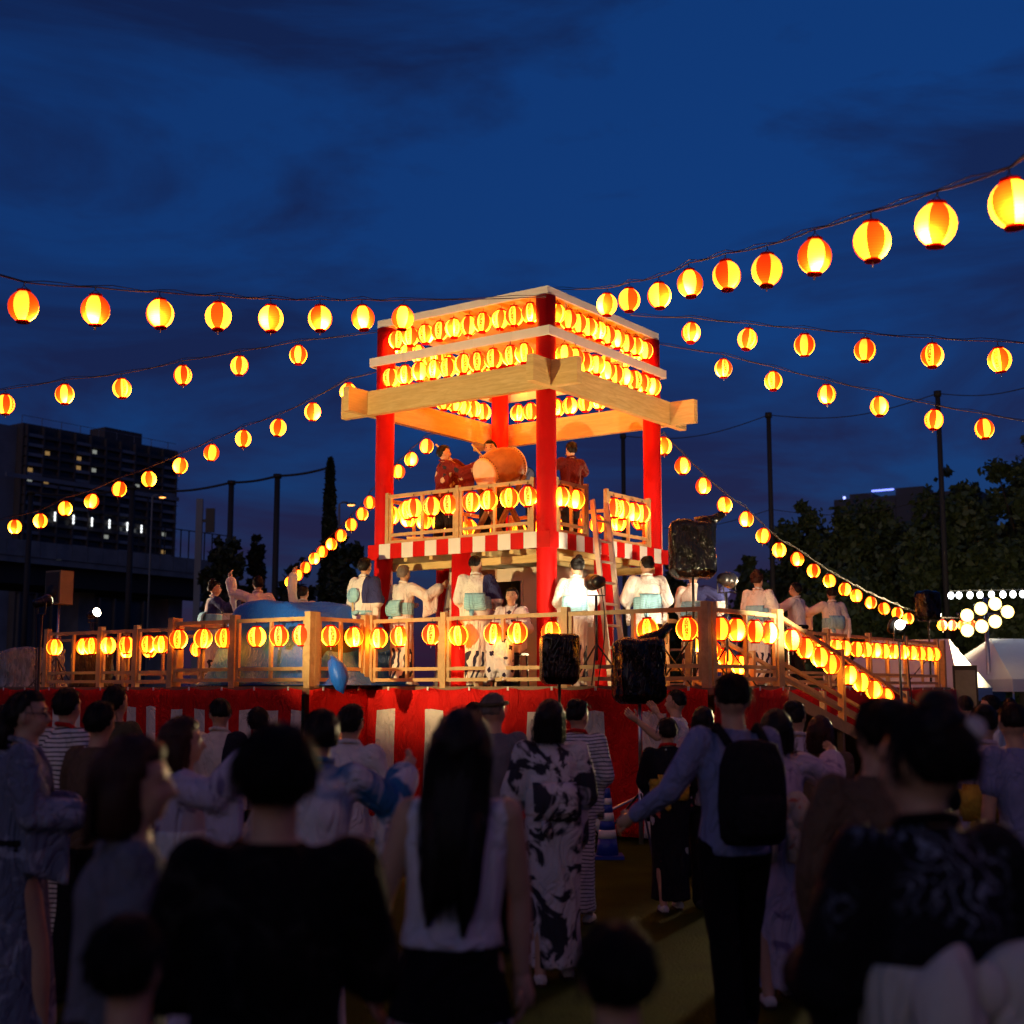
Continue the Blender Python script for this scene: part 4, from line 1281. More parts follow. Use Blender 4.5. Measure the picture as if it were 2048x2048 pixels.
# ------------------------------------------------------------------ trees
def leafmat(name, c1, c2):
    m, nt, out = node_mat(name)
    g = G(nt)
    p = g.n('ShaderNodeBsdfPrincipled')
    vec = g.coords('Object')
    n = g.noise(vec, 0.9, 3, 0.6)
    n2 = g.noise(vec, 8.0, 2, 0.6)
    g.l(g.mix(g.math('MULTIPLY_ADD', n2, 0.5, g.math('MULTIPLY', n, 0.5)), c1, c2), p.inputs['Base Color'])
    p.inputs['Roughness'].default_value = 0.6
    g.l(p.outputs[0], out.inputs[0])
    return m
M_LEAF = leafmat('broad_leaves', (0.035, 0.055, 0.016), (0.085, 0.11, 0.035))
M_LEAFD = leafmat('dark_needles', (0.015, 0.024, 0.012), (0.03, 0.042, 0.018))
M_BARK = surf('bark', (0.05, 0.035, 0.025), 0.9, bump=0.6)
def tree(label, p, h, rw, seed, nleaf=5000, leaf=0.36, mat=None, shape='broad', base=0.18, group=None):
    r = np.random.default_rng(seed)
    t = thing('tree' if shape != 'cypress' else 'cypress_tree', label, 'tree', p, 0, group)
    MB().tube([(0, 0, 0), (0.05, 0, h * .25), (-.05, .1, h * .5), (0, 0, h * .8)], [h * .03, h * .022, h * .015, h * .004], 8).build('trunk', M_BARK, t, True)
    if shape == 'cypress':
        z = r.random(nleaf) ** 0.85
        rad = rw * np.sqrt(np.clip(1 - z, 0, 1)) * (0.55 + 0.45 * np.minimum(1, z / 0.15)) * r.uniform(0.55, 1.0, nleaf) * (1 + 0.18 * np.sin(z * 60 + r.random(nleaf) * 2))
        a = r.random(nleaf) * 6.283
        P = np.stack([rad * np.cos(a), rad * np.sin(a), h * (0.04 + .96 * z)], 1)
    else:
        nb = 130
        cen = r.normal(size=(nb, 3)); cen /= np.linalg.norm(cen, axis=1)[:, None]
        cen *= (r.random(nb) ** 0.45)[:, None]
        cz = h * (base + (1 - base) * .52)
        C = np.stack([cen[:, 0] * rw * .8, cen[:, 1] * rw * .8, cz + cen[:, 2] * h * (1 - base) * .44], 1)
        br = rw * r.uniform(0.10, 0.26, nb)
        for k in range(0, nb, 9):
            MB().tube([(0, 0, h * .3), tuple(C[k] * .55 + np.array([0, 0, h * .15])), tuple(C[k])], [h * .009, h * .006, h * .002], 5).build('limb', M_BARK, t, True)
        i = r.integers(0, nb, nleaf)
        d = r.normal(size=(nleaf, 3)); d /= np.linalg.norm(d, axis=1)[:, None]
        P = C[i] + d * (br[i] * np.abs(r.normal(0.55, 0.38, nleaf)))[:, None]
    n = r.normal(size=(nleaf, 3)); n /= np.linalg.norm(n, axis=1)[:, None]
    x = np.cross(n, r.normal(size=(nleaf, 3))); x /= np.linalg.norm(x, axis=1)[:, None]
    y = np.cross(n, x)
    s = (leaf * r.uniform(0.5, 1.2, nleaf))[:, None]
    V = np.stack([P - x * s * .5, P + y * s * .32, P + x * s * .6, P - y * s * .32], 1).reshape(-1, 3)
    me = bpy.data.meshes.new('crown')
    me.vertices.add(len(V)); me.vertices.foreach_set('co', V.astype(np.float32).ravel())
    F = np.arange(len(V), dtype=np.int32)
    me.loops.add(len(F)); me.loops.foreach_set('vertex_index', F)
    me.polygons.add(nleaf); me.polygons.foreach_set('loop_start', np.arange(0, len(F), 4, dtype=np.int32)); me.polygons.foreach_set('loop_total', np.full(nleaf, 4, np.int32))
    me.materials.append(mat or M_LEAF)
    me.update(); me.validate()
    o = link('crown', me, t); o['kind'] = 'stuff'
    return t
def tree_px(label, px, ytop, d, halfw_px, seed, **k):
    k['nleaf'] = int(k.get('nleaf', 5000) * 1.7)
    p = at(px, ytop, d)
    tree(label, Vector((p.x, p.y, 0)), p.z, halfw_px / FPX * d, seed, **k)
TG = 'trees behind the floodlit ground'
tree_px('pointed dark tree beside the net post at the edge of the wood', 1500, 1085, 64, 45, 21, group=TG, nleaf=7000)
tree_px('rounded dark tree past the net post, below the low building', 1592, 990, 62, 80, 22, group=TG, nleaf=11000)
tree_px('broad tree with yellow-green lit leaves below the blue-lit building', 1745, 985, 60, 150, 23, group=TG, nleaf=16000, base=0.08)
tree_px('small round-topped tree standing up behind the tall net post', 1915, 905, 66, 70, 24, group=TG, nleaf=8000)
tree_px('wide tree with lit lower leaves behind the floodlights', 1890, 955, 57, 140, 25, group=TG, nleaf=16000, base=0.05)
tree_px('tallest dark tree over the white tents', 2060, 835, 58, 125, 26, group=TG, nleaf=15000)
tree_px('low bushy tree behind the row of bare bulbs', 2030, 1060, 54, 110, 27, group=TG, nleaf=11000, base=0.03)
tree_px('low bushy tree between the ramp and the wood', 1660, 1120, 55, 110, 28, group=TG, nleaf=11000, base=0.03)
tree_px('round tree hiding the foot of the grey building', 1668, 1012, 63, 80, 37, group=TG, nleaf=9000, base=0.05)
tree_px('low dark bush under the pointed tree', 1545, 1160, 58, 80, 29, group=TG, nleaf=7000, base=0.02)
tree_px('bushy dark tree beside the slim sign near the parapet end', 447, 1046, 62, 52, 31, nleaf=8000, mat=M_LEAFD)
tree_px('small conical dark tree next to the bushy tree', 514, 1055, 63, 24, 32, nleaf=4500, mat=M_LEAFD)
tree_px('tall narrow dark cypress beside the tower', 661, 918, 58, 24, 33, nleaf=9000, mat=M_LEAFD, shape='cypress', leaf=0.28)
tree_px('broad dark tree below the cypress', 690, 1040, 57, 62, 34, nleaf=8000, mat=M_LEAFD, base=0.03)
tree_px('dark shrub mass under the lantern rope end', 595, 1115, 60, 70, 35, nleaf=7000, mat=M_LEAFD, base=0.02)
tree_px('dark tree seen between the tower and the bagged speaker', 1352, 1130, 66, 60, 36, nleaf=6000, mat=M_LEAFD, base=0.03)

# ------------------------------------------------------------------ apartment block
M_APT = surf('apartment_wall', (0.11, 0.095, 0.085), 0.85, var=0.15, vscale=0.2)
M_APTW = surf('apartment_slab', (0.30, 0.29, 0.28), 0.8, var=0.2, vscale=0.15)
M_GLASSD = surf('dark_window', (0.02, 0.024, 0.03), 0.15, bump=0)
M_WLIT = emis('lit_window_warm', (1.0, 0.58, 0.20), 0.26)
M_WLITW = emis('lit_window_white', (0.9, 0.95, 0.85), 0.24)
M_STAIRL = emis('stair_light', (0.92, 0.97, 1.0), 2.2)
A_ = at(47, 845, 400.0); B_ = at(355, 905, 449.0)
fx = Vector((B_.x - A_.x, B_.y - A_.y, 0)); flen = fx.length; fx.normalize()
nx_ = Vector((fx.y, -fx.x, 0))
if nx_.y > 0: nx_ = -nx_
apt = thing('apartment_block', 'dark slab apartment block with a few lit windows and white stair lights', 'building', Vector((A_.x, A_.y, 0)))
HT = A_.z
def ab(s0, s1, o0, o1, z0, z1):
    P = lambda s, o, z: Vector((A_.x, A_.y, 0)) + fx * s + nx_ * o + Vector((0, 0, z))
    m = mb(apt); m.hexa([P(s0, o0, z0), P(s1, o0, z0), P(s1, o1, z0), P(s0, o1, z0), P(s0, o0, z1), P(s1, o0, z1), P(s1, o1, z1), P(s0, o1, z1)]); return m
ab(0, flen, -16, 0, 0, HT).build('wall', M_APT, apt)
ab(-7, -0.05, -17, -3, 0, HT - 1).build('end_wing', M_APTW, apt)
ab(flen * .55, flen * .80, -12, -4, HT, HT + 4.5).build('roof_house', M_APT, apt)
FL = 3.0
nf = 17
rr = random.Random(5)
NB = 10
lit = {(1, 4): M_WLITW, (2, 3): M_WLIT, (3, 3): M_WLIT, (3, 4): M_WLITW, (4, 0): M_WLIT, (5, 0): M_WLITW, (5, 1): M_WLIT, (4, 7): M_WLITW, (5, 6): M_WLITW, (9, 9): M_WLITW, (11, 9): M_WLIT, (10, 5): M_WLITW, (13, 2): M_WLITW, (2, 1): M_WLIT}
for f_ in range(nf):
    zt = HT - 1.2 - f_ * FL
    for b in range(NB):
        s0 = 1.0 + b * (flen - 2) / NB
        w_ = (flen - 2) / NB
        lt = lit.get((f_, b))
        mt = lt if lt else M_GLASSD
        o = ab(s0 + w_ * .22, s0 + w_ * (.50 if lt else .72), 0.02, 0.06, zt - 1.7, zt - .5).build('window', mt, apt)
        o2 = ab(s0 + .25, s0 + w_ - .25, 0.9, 1.15, zt - 2.9, zt - 1.95).build('balcony_front', M_APTW if (b % 3 == 0 or f_ == 5) else M_APT, apt)
    ab(0, flen, 0.02, 1.15, zt - 3.05, zt - 2.92).build('floor_slab', M_APT, apt)
ab(-6, flen, 1.16, 1.6, HT - 17.6, HT - 16.3).build('band', M_APTW, apt)
for k in range(NB + 1):
    s_ = 1.0 + k * (flen - 2) / NB
    ab(s_ - .25, s_ + .25, 0.05, 1.3, 4, HT - .5).build('pier', M_APT, apt)
for k in range(9):
    s_ = k * flen / 8.5
    ab(s_, s_ + .15, -1, -.85, HT, HT + 2.6).build('roof_post', M_APTW, apt)
ab(0, flen, -1, -.9, HT + 2.45, HT + 2.6).build('roof_rail', M_APTW, apt)
for px, py in ((110, 1033), (147, 1039), (184, 1044), (219, 1048), (255, 1053), (283, 1057)):
    d = ray(px, py)
    o_ = Vector((A_.x, A_.y, 0)) + nx_ * 1.7
    k = (o_.x * nx_.x + o_.y * nx_.y) / (d.x * nx_.x + d.y * nx_.y)
    c = d * k + Vector((0, 0, CAM_H))
    s_ = (c - Vector((A_.x, A_.y, 0))).dot(fx)
    for q in range(3):
        z = c.z + (q - 1) * 1.0
        ab(s_ - .28, s_ + .28, 1.66, 1.74, z - .42, z + .42).build('stair_light', M_STAIRL, apt)

# ------------------------------------------------------------------ elevated road
A2 = at(-60, 1068, 118.0); B2 = at(470, 1128, 146.0)
ex = Vector((B2.x - A2.x, B2.y - A2.y, 0)); el = ex.length; ex.normalize()
en = Vector((ex.y, -ex.x, 0))
if en.y > 0: en = -en
road = thing('elevated_road', 'elevated road with a stained pale concrete parapet in front of the apartment block', 'bridge', Vector((A2.x, A2.y, 0)))
ZT = (A2.z + B2.z) / 2
def eb(s0, s1, o0, o1, z0, z1):
    P = lambda s, o, z: Vector((A2.x, A2.y, 0)) + ex * s + en * o + Vector((0, 0, z))
    m = mb(road); m.hexa([P(s0, o0, z0), P(s1, o0, z0), P(s1, o1, z0), P(s0, o1, z0), P(s0, o0, z1), P(s1, o0, z1), P(s1, o1, z1), P(s0, o1, z1)]); return m
np_ = 18
for k in range(np_):
    eb(k * el / np_ + .02, (k + 1) * el / np_ - .02, 0, .25, ZT - 1.5, ZT).build('parapet_panel', M_CONC, road)
eb(0, el, -12, .12, ZT - 2.1, ZT - 1.52).build('road_slab', M_CONC, road)
for o_ in (-1.2, -5, -9):
    eb(0, el, o_ - .4, o_ + .4, ZT - 4.0, ZT - 2.12).build('girder', M_POST, road)
for k in range(3):
    s_ = el * (0.15 + .36 * k)
    eb(s_ - 1.0, s_ + 1.0, -7.5, -4.5, 0, ZT - 4.02).build('pier', M_CONC, road)
M_WIRE = M_POST
for k in range(14):
    s_ = el * (.55 + .034 * k)
    eb(s_ - .05, s_ + .05, .05, .15, ZT + .01, ZT + 3.0).build('fence_post', M_POST, road)
eb(el * .55, el, .07, .13, ZT + 2.9, ZT + 3.0).build('fence_rail', M_POST, road)

# sign mast, street lamps
p = at(400, 998, 90.0)
t = thing('sign_mast', 'slim pale mast with a dark rectangular panel near the parapet end', 'sign', Vector((p.x, p.y, 0)))
MB().box(-.22, .22, -.12, .12, 0, p.z).build('mast', M_APTW, t)
MB().box(.45, 1.05, -.1, .1, p.z - 2.3, p.z - .65).build('panel', M_BLACKM, t)
MB().box(.2, .5, -.05, .05, p.z - 1.6, p.z - 1.4).build('bracket', M_BLACKM, t)
M_SODIUM = emis('sodium_lamp', (1.0, 0.36, 0.08), 4.0)
for px, py, d, lb in ((323, 993, 130, 'orange street lamp in front of the apartment block end'), (700, 1008, 110, 'orange street lamp between the cypress and the tower')):
    p = at(px, py, d)
    t = thing('street_lamp', lb, 'street lamp', Vector((p.x, p.y, 0)))
    MB().tube([(-.9, 0, 0), (-.9, 0, p.z), (-.6, 0, p.z + .15), (-.2, 0, p.z + .12)], 0.09, 8).build('pole', M_APTW, t, True)
    MB().ball((0.1, 0, p.z), (.42, .2, .12), 12, 6).build('lamp_head', M_BLACKM, t, True)
    MB().ball((0.1, 0, p.z - .08), (.32, .17, .10), 12, 6).build('lens', M_SODIUM, t, True)
# far low building with a blue light
p0 = at(1668, 1000, 205.0); p1 = at(1885, 980, 196.0)
t = thing('hillside_building', 'long grey building above the trees with a blue light strip on its roof', 'building', Vector((p0.x, p0.y, 0)))
hx = Vector((p1.x - p0.x, p1.y - p0.y, 0)); hl = hx.length; hx.normalize(); hn = Vector((hx.y, -hx.x, 0))
if hn.y > 0: hn = -hn
def hb(s0, s1, o0, o1, z0, z1):
    P = lambda s, o, z: Vector((p0.x, p0.y, 0)) + hx * s + hn * o + Vector((0, 0, z))
    m = mb(t); m.hexa([P(s0, o0, z0), P(s1, o0, z0), P(s1, o1, z0), P(s0, o1, z0), P(s0, o0, z1), P(s1, o0, z1), P(s1, o1, z1), P(s0, o1, z1)]); return m
hz = p0.z
M_HILL = surf('grey_hill_wall', (0.13, 0.125, 0.12), 0.85)
hb(0, hl * 1.3, -12, 0, 0, hz).build('wall', M_HILL, t)
for k in range(9):
    hb(k * hl / 7, k * hl / 7 + .12, 0.001, .1, 2, hz - .4).build('wall_rib', M_APT, t)
hb(2, 5.5, -6, -1.5, hz, hz + 0.9).build('roof_plant', M_APT, t)
hb(9.2, 13.5, -7, -1.5, hz, hz + 1.3).build('roof_plant', M_HILL, t)
hb(5.6, 9.0, -1.4, -1.2, hz + 1.0, hz + 1.25).build('light_strip', emis('blue_strip', (0.18, 0.22, 1.0), 3.0), t)
hb(1.1, 1.4, -1.4, -1.1, hz + 0.01, hz + 0.6).build('roof_light', emis('blue_dot', (0.3, 0.35, 1.0), 3.0), t)
# ------------------------------------------------------------------ people
QUEUE = []
def remesh_later(m, voxel, smooth, fin):
    """union of overlapping closed shapes -> one continuous surface (finished in one batch)"""
    me = m.mesh('tmp')
    o = bpy.data.objects.new('tmp', me)
    COL.objects.link(o)
    md = o.modifiers.new('r', 'REMESH'); md.mode = 'VOXEL'; md.voxel_size = voxel
    if smooth:
        sm = o.modifiers.new('s', 'SMOOTH'); sm.factor = 0.6; sm.iterations = smooth
    QUEUE.append((o, fin))
def ellipsoid(m, c, r, n=14, k=9):
    return m.ball(c, r, n, k)
def vlen(v): return math.sqrt(v[0] ** 2 + v[1] ** 2 + v[2] ** 2)
def unit(v):
    v = Vector(v); v.normalize(); return v
def chain(m, pts, rad, n=12, sub=3):
    P, Q = [], []
    for i in range(len(pts) - 1):
        for k in range(sub):
            f = k / sub
            P.append(Vector(pts[i]).lerp(Vector(pts[i + 1]), f)); Q.append(rad[i] + (rad[i + 1] - rad[i]) * f)
    P.append(Vector(pts[-1])); Q.append(rad[-1])
    m.tube(P, Q, n)
    for p, r in zip(pts, rad): m.ball(tuple(p), r * .98, 10, 6)
    return m
def hand_shapes(m, w, d, nrm, s, curl=0.35):
    d = unit(d); nrm = unit(Vector(nrm) - d * Vector(nrm).dot(d)); sd = d.cross(nrm)
    c = w + d * 0.045 * s
    m.tube([w - d * .02 * s, w + d * 0.02 * s, w + d * .05 * s, w + d * 0.088 * s], [.024 * s, .030 * s, .036 * s, .030 * s], 8)
    ln = [.070, .078, .074, .058]
    for k in range(4):
        b = w + d * .082 * s + sd * (k - 1.5) * .0185 * s
        p1 = b + (d * math.cos(curl) + nrm * math.sin(curl)) * ln[k] * .5 * s
        p2 = p1 + (d * math.cos(curl * 2.2) + nrm * math.sin(curl * 2.2)) * ln[k] * .5 * s
        m.tube([b - d * .02 * s, b, p1, p2], [.0095 * s, .0095 * s, .0085 * s, .007 * s], 6)
    b = w + d * .03 * s - sd * .028 * s
    p1 = b + (d * .6 - sd * .7 + nrm * .2).normalized() * .035 * s
    p2 = p1 + (d * .9 - sd * .25 + nrm * .3).normalized() * .032 * s
    m.tube([b, p1, p2], [.012 * s, .0105 * s, .008 * s], 6)

POSES = {  # upper arm and forearm directions (x outwards), for each side
 'rest': ((.22, .02, -1), (.10, .22, -1)),
 'hang': ((.16, -.03, -1), (.05, .06, -1)),
 'front': ((.25, .15, -1), (-.35, .9, -.1)),
 'clasp': ((.30, .10, -1), (-.75, .6, .05)),
 'dance': ((.75, .35, -.35), (.25, .7, .65)),
 'reach': ((.9, .25, -.25), (.75, .5, .25)),
 'low_reach': ((.58, .22, -.80), (.50, .55, -.55)),
 'up': ((.35, .15, .95), (.05, .1, 1)),
 'half_up': ((.7, .45, .2), (.05, .35, 1)),
 'drum': ((.35, .65, -.35), (.05, .9, .45)),
 'flute': ((.6, .45, -.4), (-.45, .55, .75)),
}
def cloth_finish(folds, seed, s):
    ph = [random.Random(seed).uniform(0, 6.28) for _ in range(8)]
    def f(co, no):
        x, y, z = co[:, 0] / s, co[:, 1] / s, co[:, 2] / s
        a = np.arctan2(y, x)
        low = np.clip((1.0 - z) / .9, 0, 1)
        d = folds * low * (np.sin(11 * a + ph[0] + 1.5 * z) + .6 * np.sin(19 * a + ph[1] - 2 * z))
        up = np.clip((z - .9) / .3, 0, 1)
        d += folds * .8 * up * (np.sin(26 * z + 7 * x + ph[2]) * .6 + np.sin(18 * x - 21 * z + ph[3]) * .5 + .5 * np.sin(33 * y + 25 * z + ph[4]))
        d += folds * .35 * np.sin(40 * x + 9 * z + ph[5]) * np.sin(30 * y - 13 * z + ph[6])
        return co + no * (d * s)[:, None]
    return f
def lean_fn(lean, side, s):
    def f(co):
        z = co[:, 2] / s
        k = np.clip((z - .80) / .35, 0, 1); k = k * k * (3 - 2 * k)
        if lean == 0 and side == 0: return co
        a = lean * k
        dz = (co[:, 2] - .9 * s)
        out = co.copy()
        out[:, 1] = co[:, 1] * np.cos(a) + dz * np.sin(a)
        out[:, 2] = np.where(k > 0, .9 * s + dz * np.cos(a) - co[:, 1] * np.sin(a), co[:, 2])
        out[:, 0] = co[:, 0] + side * k * dz
        return out
    return f

SKIN = surf('skin', (0.50, 0.30, 0.19), 0.5, var=0.08, vscale=9, bump=0.06, bscale=60, spec=0.4)
HAIRM = {}
def hairmat(name, c):
    if name in MATS: return MATS[name]
    m, nt, out = node_mat(name)
    g = G(nt)
    p = g.n('ShaderNodeBsdfPrincipled')
    vec = g.coords('Object', (60, 60, 4))
    n = g.noise(vec, 2.0, 3, 0.7)
    g.l(g.mix(n, tuple(x * .5 for x in c), tuple(x * 1.4 for x in c)), p.inputs['Base Color'])
    p.inputs['Roughness'].default_value = 0.5
    p.inputs['Specular IOR Level'].default_value = 0.22
    b = g.n('ShaderNodeBump'); b.inputs['Strength'].default_value = .7; b.inputs['Distance'].default_value = .006
    g.l(n, b.inputs['Height']); g.l(b.outputs[0], p.inputs['Normal'])
    g.l(p.outputs[0], out.inputs[0])
    MATS[name] = m
    return m
H_BLACK = hairmat('hair_black', (0.006, 0.0045, 0.004))
H_BROWN = hairmat('hair_brown', (0.035, 0.012, 0.006))
H_GREY = hairmat('hair_grey', (0.16, 0.14, 0.12))

# cloth patterns
def c_plain(c): return lambda g, v: g.mix(g.noise(v, 3.0, 2), c, tuple(x * .88 for x in c))
def c_blobs(c1, c2, sc=4.0, lo=.50, hi=.56, dist=1.5):
    return lambda g, v: g.mix(g.ramp(g.noise(v, sc, 3, .55, dist), [(lo, 0.0), (hi, 1.0)]), c1, c2)
def c_streaks(c1, c2):
    def f(g, v):
        w = g.n('ShaderNodeTexWave'); w.inputs['Scale'].default_value = 7.0; w.inputs['Distortion'].default_value = 22.0; w.inputs['Detail'].default_value = 4; w.inputs['Detail Scale'].default_value = 1.6
        g.l(v, w.inputs['Vector'])
        a = g.ramp(w.outputs['Fac'], [(.80, 0.0), (.95, 1.0)])
        b = g.ramp(g.noise(v, 2.6, 2), [(.52, 0.0), (.60, 1.0)])
        return g.mix(g.math('MULTIPLY', a, b), c1, c2)
    return f
def c_stripes(c1, c2, per=.022, w=.28, axis=2):
    def f(g, v):
        sp = g.n('ShaderNodeSeparateXYZ'); g.l(v, sp.inputs[0])
        z = g.math('ADD', sp.outputs[axis], g.math('MULTIPLY', g.noise(v, 2.5, 2), .10))
        return g.mix(g.math('LESS_THAN', g.math('FRACT', g.math('DIVIDE', z, per)), w), c1, c2)
    return f
def c_flowers(base, *cols, sc=7.0, size=.30):
    def f(g, v):
        vo = g.n('ShaderNodeTexVoronoi'); vo.inputs['Scale'].default_value = sc; g.l(v, vo.inputs['Vector'])
        vo2 = g.n('ShaderNodeTexVoronoi'); vo2.inputs['Scale'].default_value = sc * 3.4; g.l(v, vo2.inputs['Vector'])
        d = g.math('ADD', vo.outputs['Distance'], g.math('MULTIPLY', vo2.outputs['Distance'], .22))
        msk = g.math('LESS_THAN', d, size)
        sp = g.n('ShaderNodeSeparateColor'); g.l(vo.outputs['Color'], sp.inputs[0])
        col = cols[0]
        for i, c in enumerate(cols[1:]):
            col = g.mix(g.math('GREATER_THAN', sp.outputs[i % 3], .55), col, c)
        if isinstance(col, tuple): col = g.mix(0.0, col, col)
        return g.mix(msk, base, col)
    return f
def c_stage(base, navy, hem=.42):
    """white dance yukata: dark waves round the hem, one shoulder and sleeve in navy"""
    def f(g, v):
        sp = g.n('ShaderNodeSeparateXYZ'); g.l(v, sp.inputs[0])
        w = g.n('ShaderNodeTexWave'); w.inputs['Scale'].default_value = 3.0; w.inputs['Distortion'].default_value = 11.0; w.inputs['Detail'].default_value = 2; g.l(v, w.inputs['Vector'])
        a = g.math('GREATER_THAN', w.outputs['Fac'], .62)
        low = g.math('LESS_THAN', g.math('ADD', sp.outputs[2], g.math('MULTIPLY', g.noise(v, 3, 2), .16)), hem + .08)
        c = g.mix(g.math('MULTIPLY', a, low), base, (0.03, 0.03, 0.06))
        side = g.math('MULTIPLY', g.math('GREATER_THAN', sp.outputs[0], .075), g.math('GREATER_THAN', sp.outputs[2], 1.12))
        return g.mix(side, c, navy)
    return f
NCM = [0]
def cloth(colfn, rough=.8, bump=.25):
    NCM[0] += 1
    return surf('cloth_%d' % NCM[0], (0.5, 0.5, 0.5), rough, colfn=colfn, var=.08, vscale=5, bump=bump, bscale=220, spec=.10, bdist=0.002, crease=.8)

def person(label, px, d, h=1.62, rz=0.0, base=0.0, outfit='yukata', mat=None, mat2=None, obi=None, bow='drum', collar=None, hair='short', hmat=None,
           armL='rest', armR='rest', lean=0.0, side=0.0, yaw=0.0, stride=0.10, seed=1, face=False, group=None, xy=None, build=1.0, near=False, seat=None, extra=None, drop=.34, strands=0, headband=None, glasses=False, name='person', shoes=None):
    hmat = hmat or H_BLACK
    if xy is None:
        p = at(px, 1379, d); pos = Vector((p.x, p.y, base))
    else:
        pos = Vector((xy[0], xy[1], base))
    t = thing(name, label, 'person', pos, rz, group)
    s = h / 1.70
    b = build
    r = random.Random(seed)
    vox = .0125 if near else .016
    V = lambda x, y, z: Vector((x, y, z)) * s
    if yaw == 0: yaw = r.gauss(0, .28)
    if side == 0: side = r.gauss(0, .035)
    if lean == 0 and seat is None: lean = r.uniform(-.02, .07)
    LF = lean_fn(lean, side, s)
    sh = .168 * b
    seated = seat is not None
    # ---- joints
    hips = [V(sx * .088, 0, .90) for sx in (-1, 1)]
    if seated:
        dz = seat / s - .80
        knees = [V(sx * .10, .40, .90 + .02) for sx in (-1, 1)]; ank = [V(sx * .10, .38, .90 - .42) for sx in (-1, 1)]
    else:
        dz = 0
        knees = [V(sx * .092, sx * stride * .6 + .015, .49) for sx in (-1, 1)]
        ank = [V(sx * .092, sx * stride - .02, .075) for sx in (-1, 1)]
    arms = []
    for sx, nm in ((-1, armL), (1, armR)):
        ua, fa_ = POSES[nm]
        jt = lambda: r.gauss(0, .09)
        ua = unit((ua[0] * sx + jt(), ua[1] + jt(), ua[2] + jt())); fa_ = unit((fa_[0] * sx + jt(), fa_[1] + jt(), fa_[2] + jt()))
        S0 = V(sx * sh, -.005, 1.385)
        if ua.z > .5: S0 = S0 + V(0, 0, .04)
        E0 = S0 + ua * .275 * s; W0 = E0 + fa_ * .245 * s
        arms.append((S0, E0, W0, fa_))
    # ---- body: one continuous skin surface
    m = MB()
    m.rings([(0, 0, z * s, rx * b * s, ry * b * s) for z, rx, ry in ((.84, .10, .09), (.88, .155, .11), (.96, .16, .115), (1.06, .135, .10), (1.18, .15, .11), (1.30, .165, .115), (1.37, .15, .095), (1.42, .08, .065), (1.44, .06, .06))], 20)
    chain(m, [V(0, -.01, 1.38), V(0, -.005, 1.46), V(0, .008, 1.54)], [.062 * s, .055 * s, .055 * s])
    cy_, sy_ = math.cos(yaw), math.sin(yaw)
    hd = lambda x, y, z: V(x * cy_ - y * sy_, x * sy_ + y * cy_, z)
    hm = MB()
    ellipsoid(hm, (0, -.008, 1.600), (.076, .094, .100), 20, 14)
    ellipsoid(hm, (0, .028, 1.545), (.058, .062, .062), 16, 10)
    ellipsoid(hm, (0, .060, 1.512), (.026, .026, .020), 10, 6)
    hm.tube([(0, .078, 1.612), (0, .094, 1.588), (0, .106, 1.566), (0, .088, 1.556)], [.008, .011, .015, .012], 8)
    for sx in (-1, 1):
        ellipsoid(hm, (sx * .078, -.006, 1.578), (.012, .022, .032), 8, 6)
        ellipsoid(hm, (sx * .033, .062, 1.560), (.026, .024, .022), 8, 6)
        ellipsoid(hm, (sx * .032, .070, 1.622), (.026, .016, .010), 8, 6)
    m.add([hd(*v) for v in hm.v], hm.f)
    for k in (0, 1):
        S0, E0, W0, fd = arms[k]
        chain(m, [V(S0.x / s * .55, 0, 1.35), S0, E0, E0.lerp(W0, .35), W0], [.060 * s * b, .056 * s * b, .042 * s * b, .042 * s * b, .027 * s])
        chain(m, [hips[k] + V(0, 0, .02), hips[k].lerp(knees[k], .4), knees[k], knees[k].lerp(ank[k], .35), ank[k]], [.088 * s * b, .080 * s * b, .056 * s * b, .056 * s * b, .038 * s])
        m.tube([ank[k] + V(0, -.05, -.04), ank[k] + V(0, .03, -.035), ank[k] + V(0, .11, -.05), ank[k] + V(0, .155, -.058)], [.034 * s, .036 * s, .030 * s, .016 * s], 10)
    extra_hands = MB()
    for k, sx in ((0, -1), (1, 1)):
        S0, E0, W0, fd = arms[k]
        nrm = Vector((-sx, 0, 0)) if abs(fd.x) < .7 else Vector((0, 1, 0))
        hand_shapes(extra_hands, W0, fd, nrm, s, .3 + .2 * r.random())
    def fin_body(me, tt=t, eh=extra_hands):
        co = np.empty(len(me.vertices) * 3, np.float32); me.vertices.foreach_get('co', co); co = LF(co.reshape(-1, 3))
        if seated: co[:, 2] += dz * s
        me.vertices.foreach_set('co', co.astype(np.float32).ravel())
        bm = bmesh.new(); bm.from_mesh(me)
        hv = LF(np.array([tuple(q) for q in eh.v], np.float32))
        if seated: hv[:, 2] += dz * s
        vv = [bm.verts.new(tuple(q)) for q in hv]
        for f_ in eh.f:
            try: bm.faces.new([vv[i] for i in f_])
            except ValueError: pass
        bm.to_mesh(me); bm.free()
        me.materials.append(SKIN)
        me.polygons.foreach_set('use_smooth', [True] * len(me.polygons)); me.update()
        me.name = 'body'
        link('body', me, tt)
    remesh_later(m, vox * s, 2, fin_body)
    def put(mb_, nm, mt, smooth=True, parent=None, lf=True):
        co = np.array([tuple(q) for q in mb_.v], np.float32)
        if lf: co = LF(co)
        if seated: co[:, 2] += dz * s
        mb_.v = [tuple(map(float, q)) for q in co]
        return mb_.build(nm, mt, parent or t, smooth)
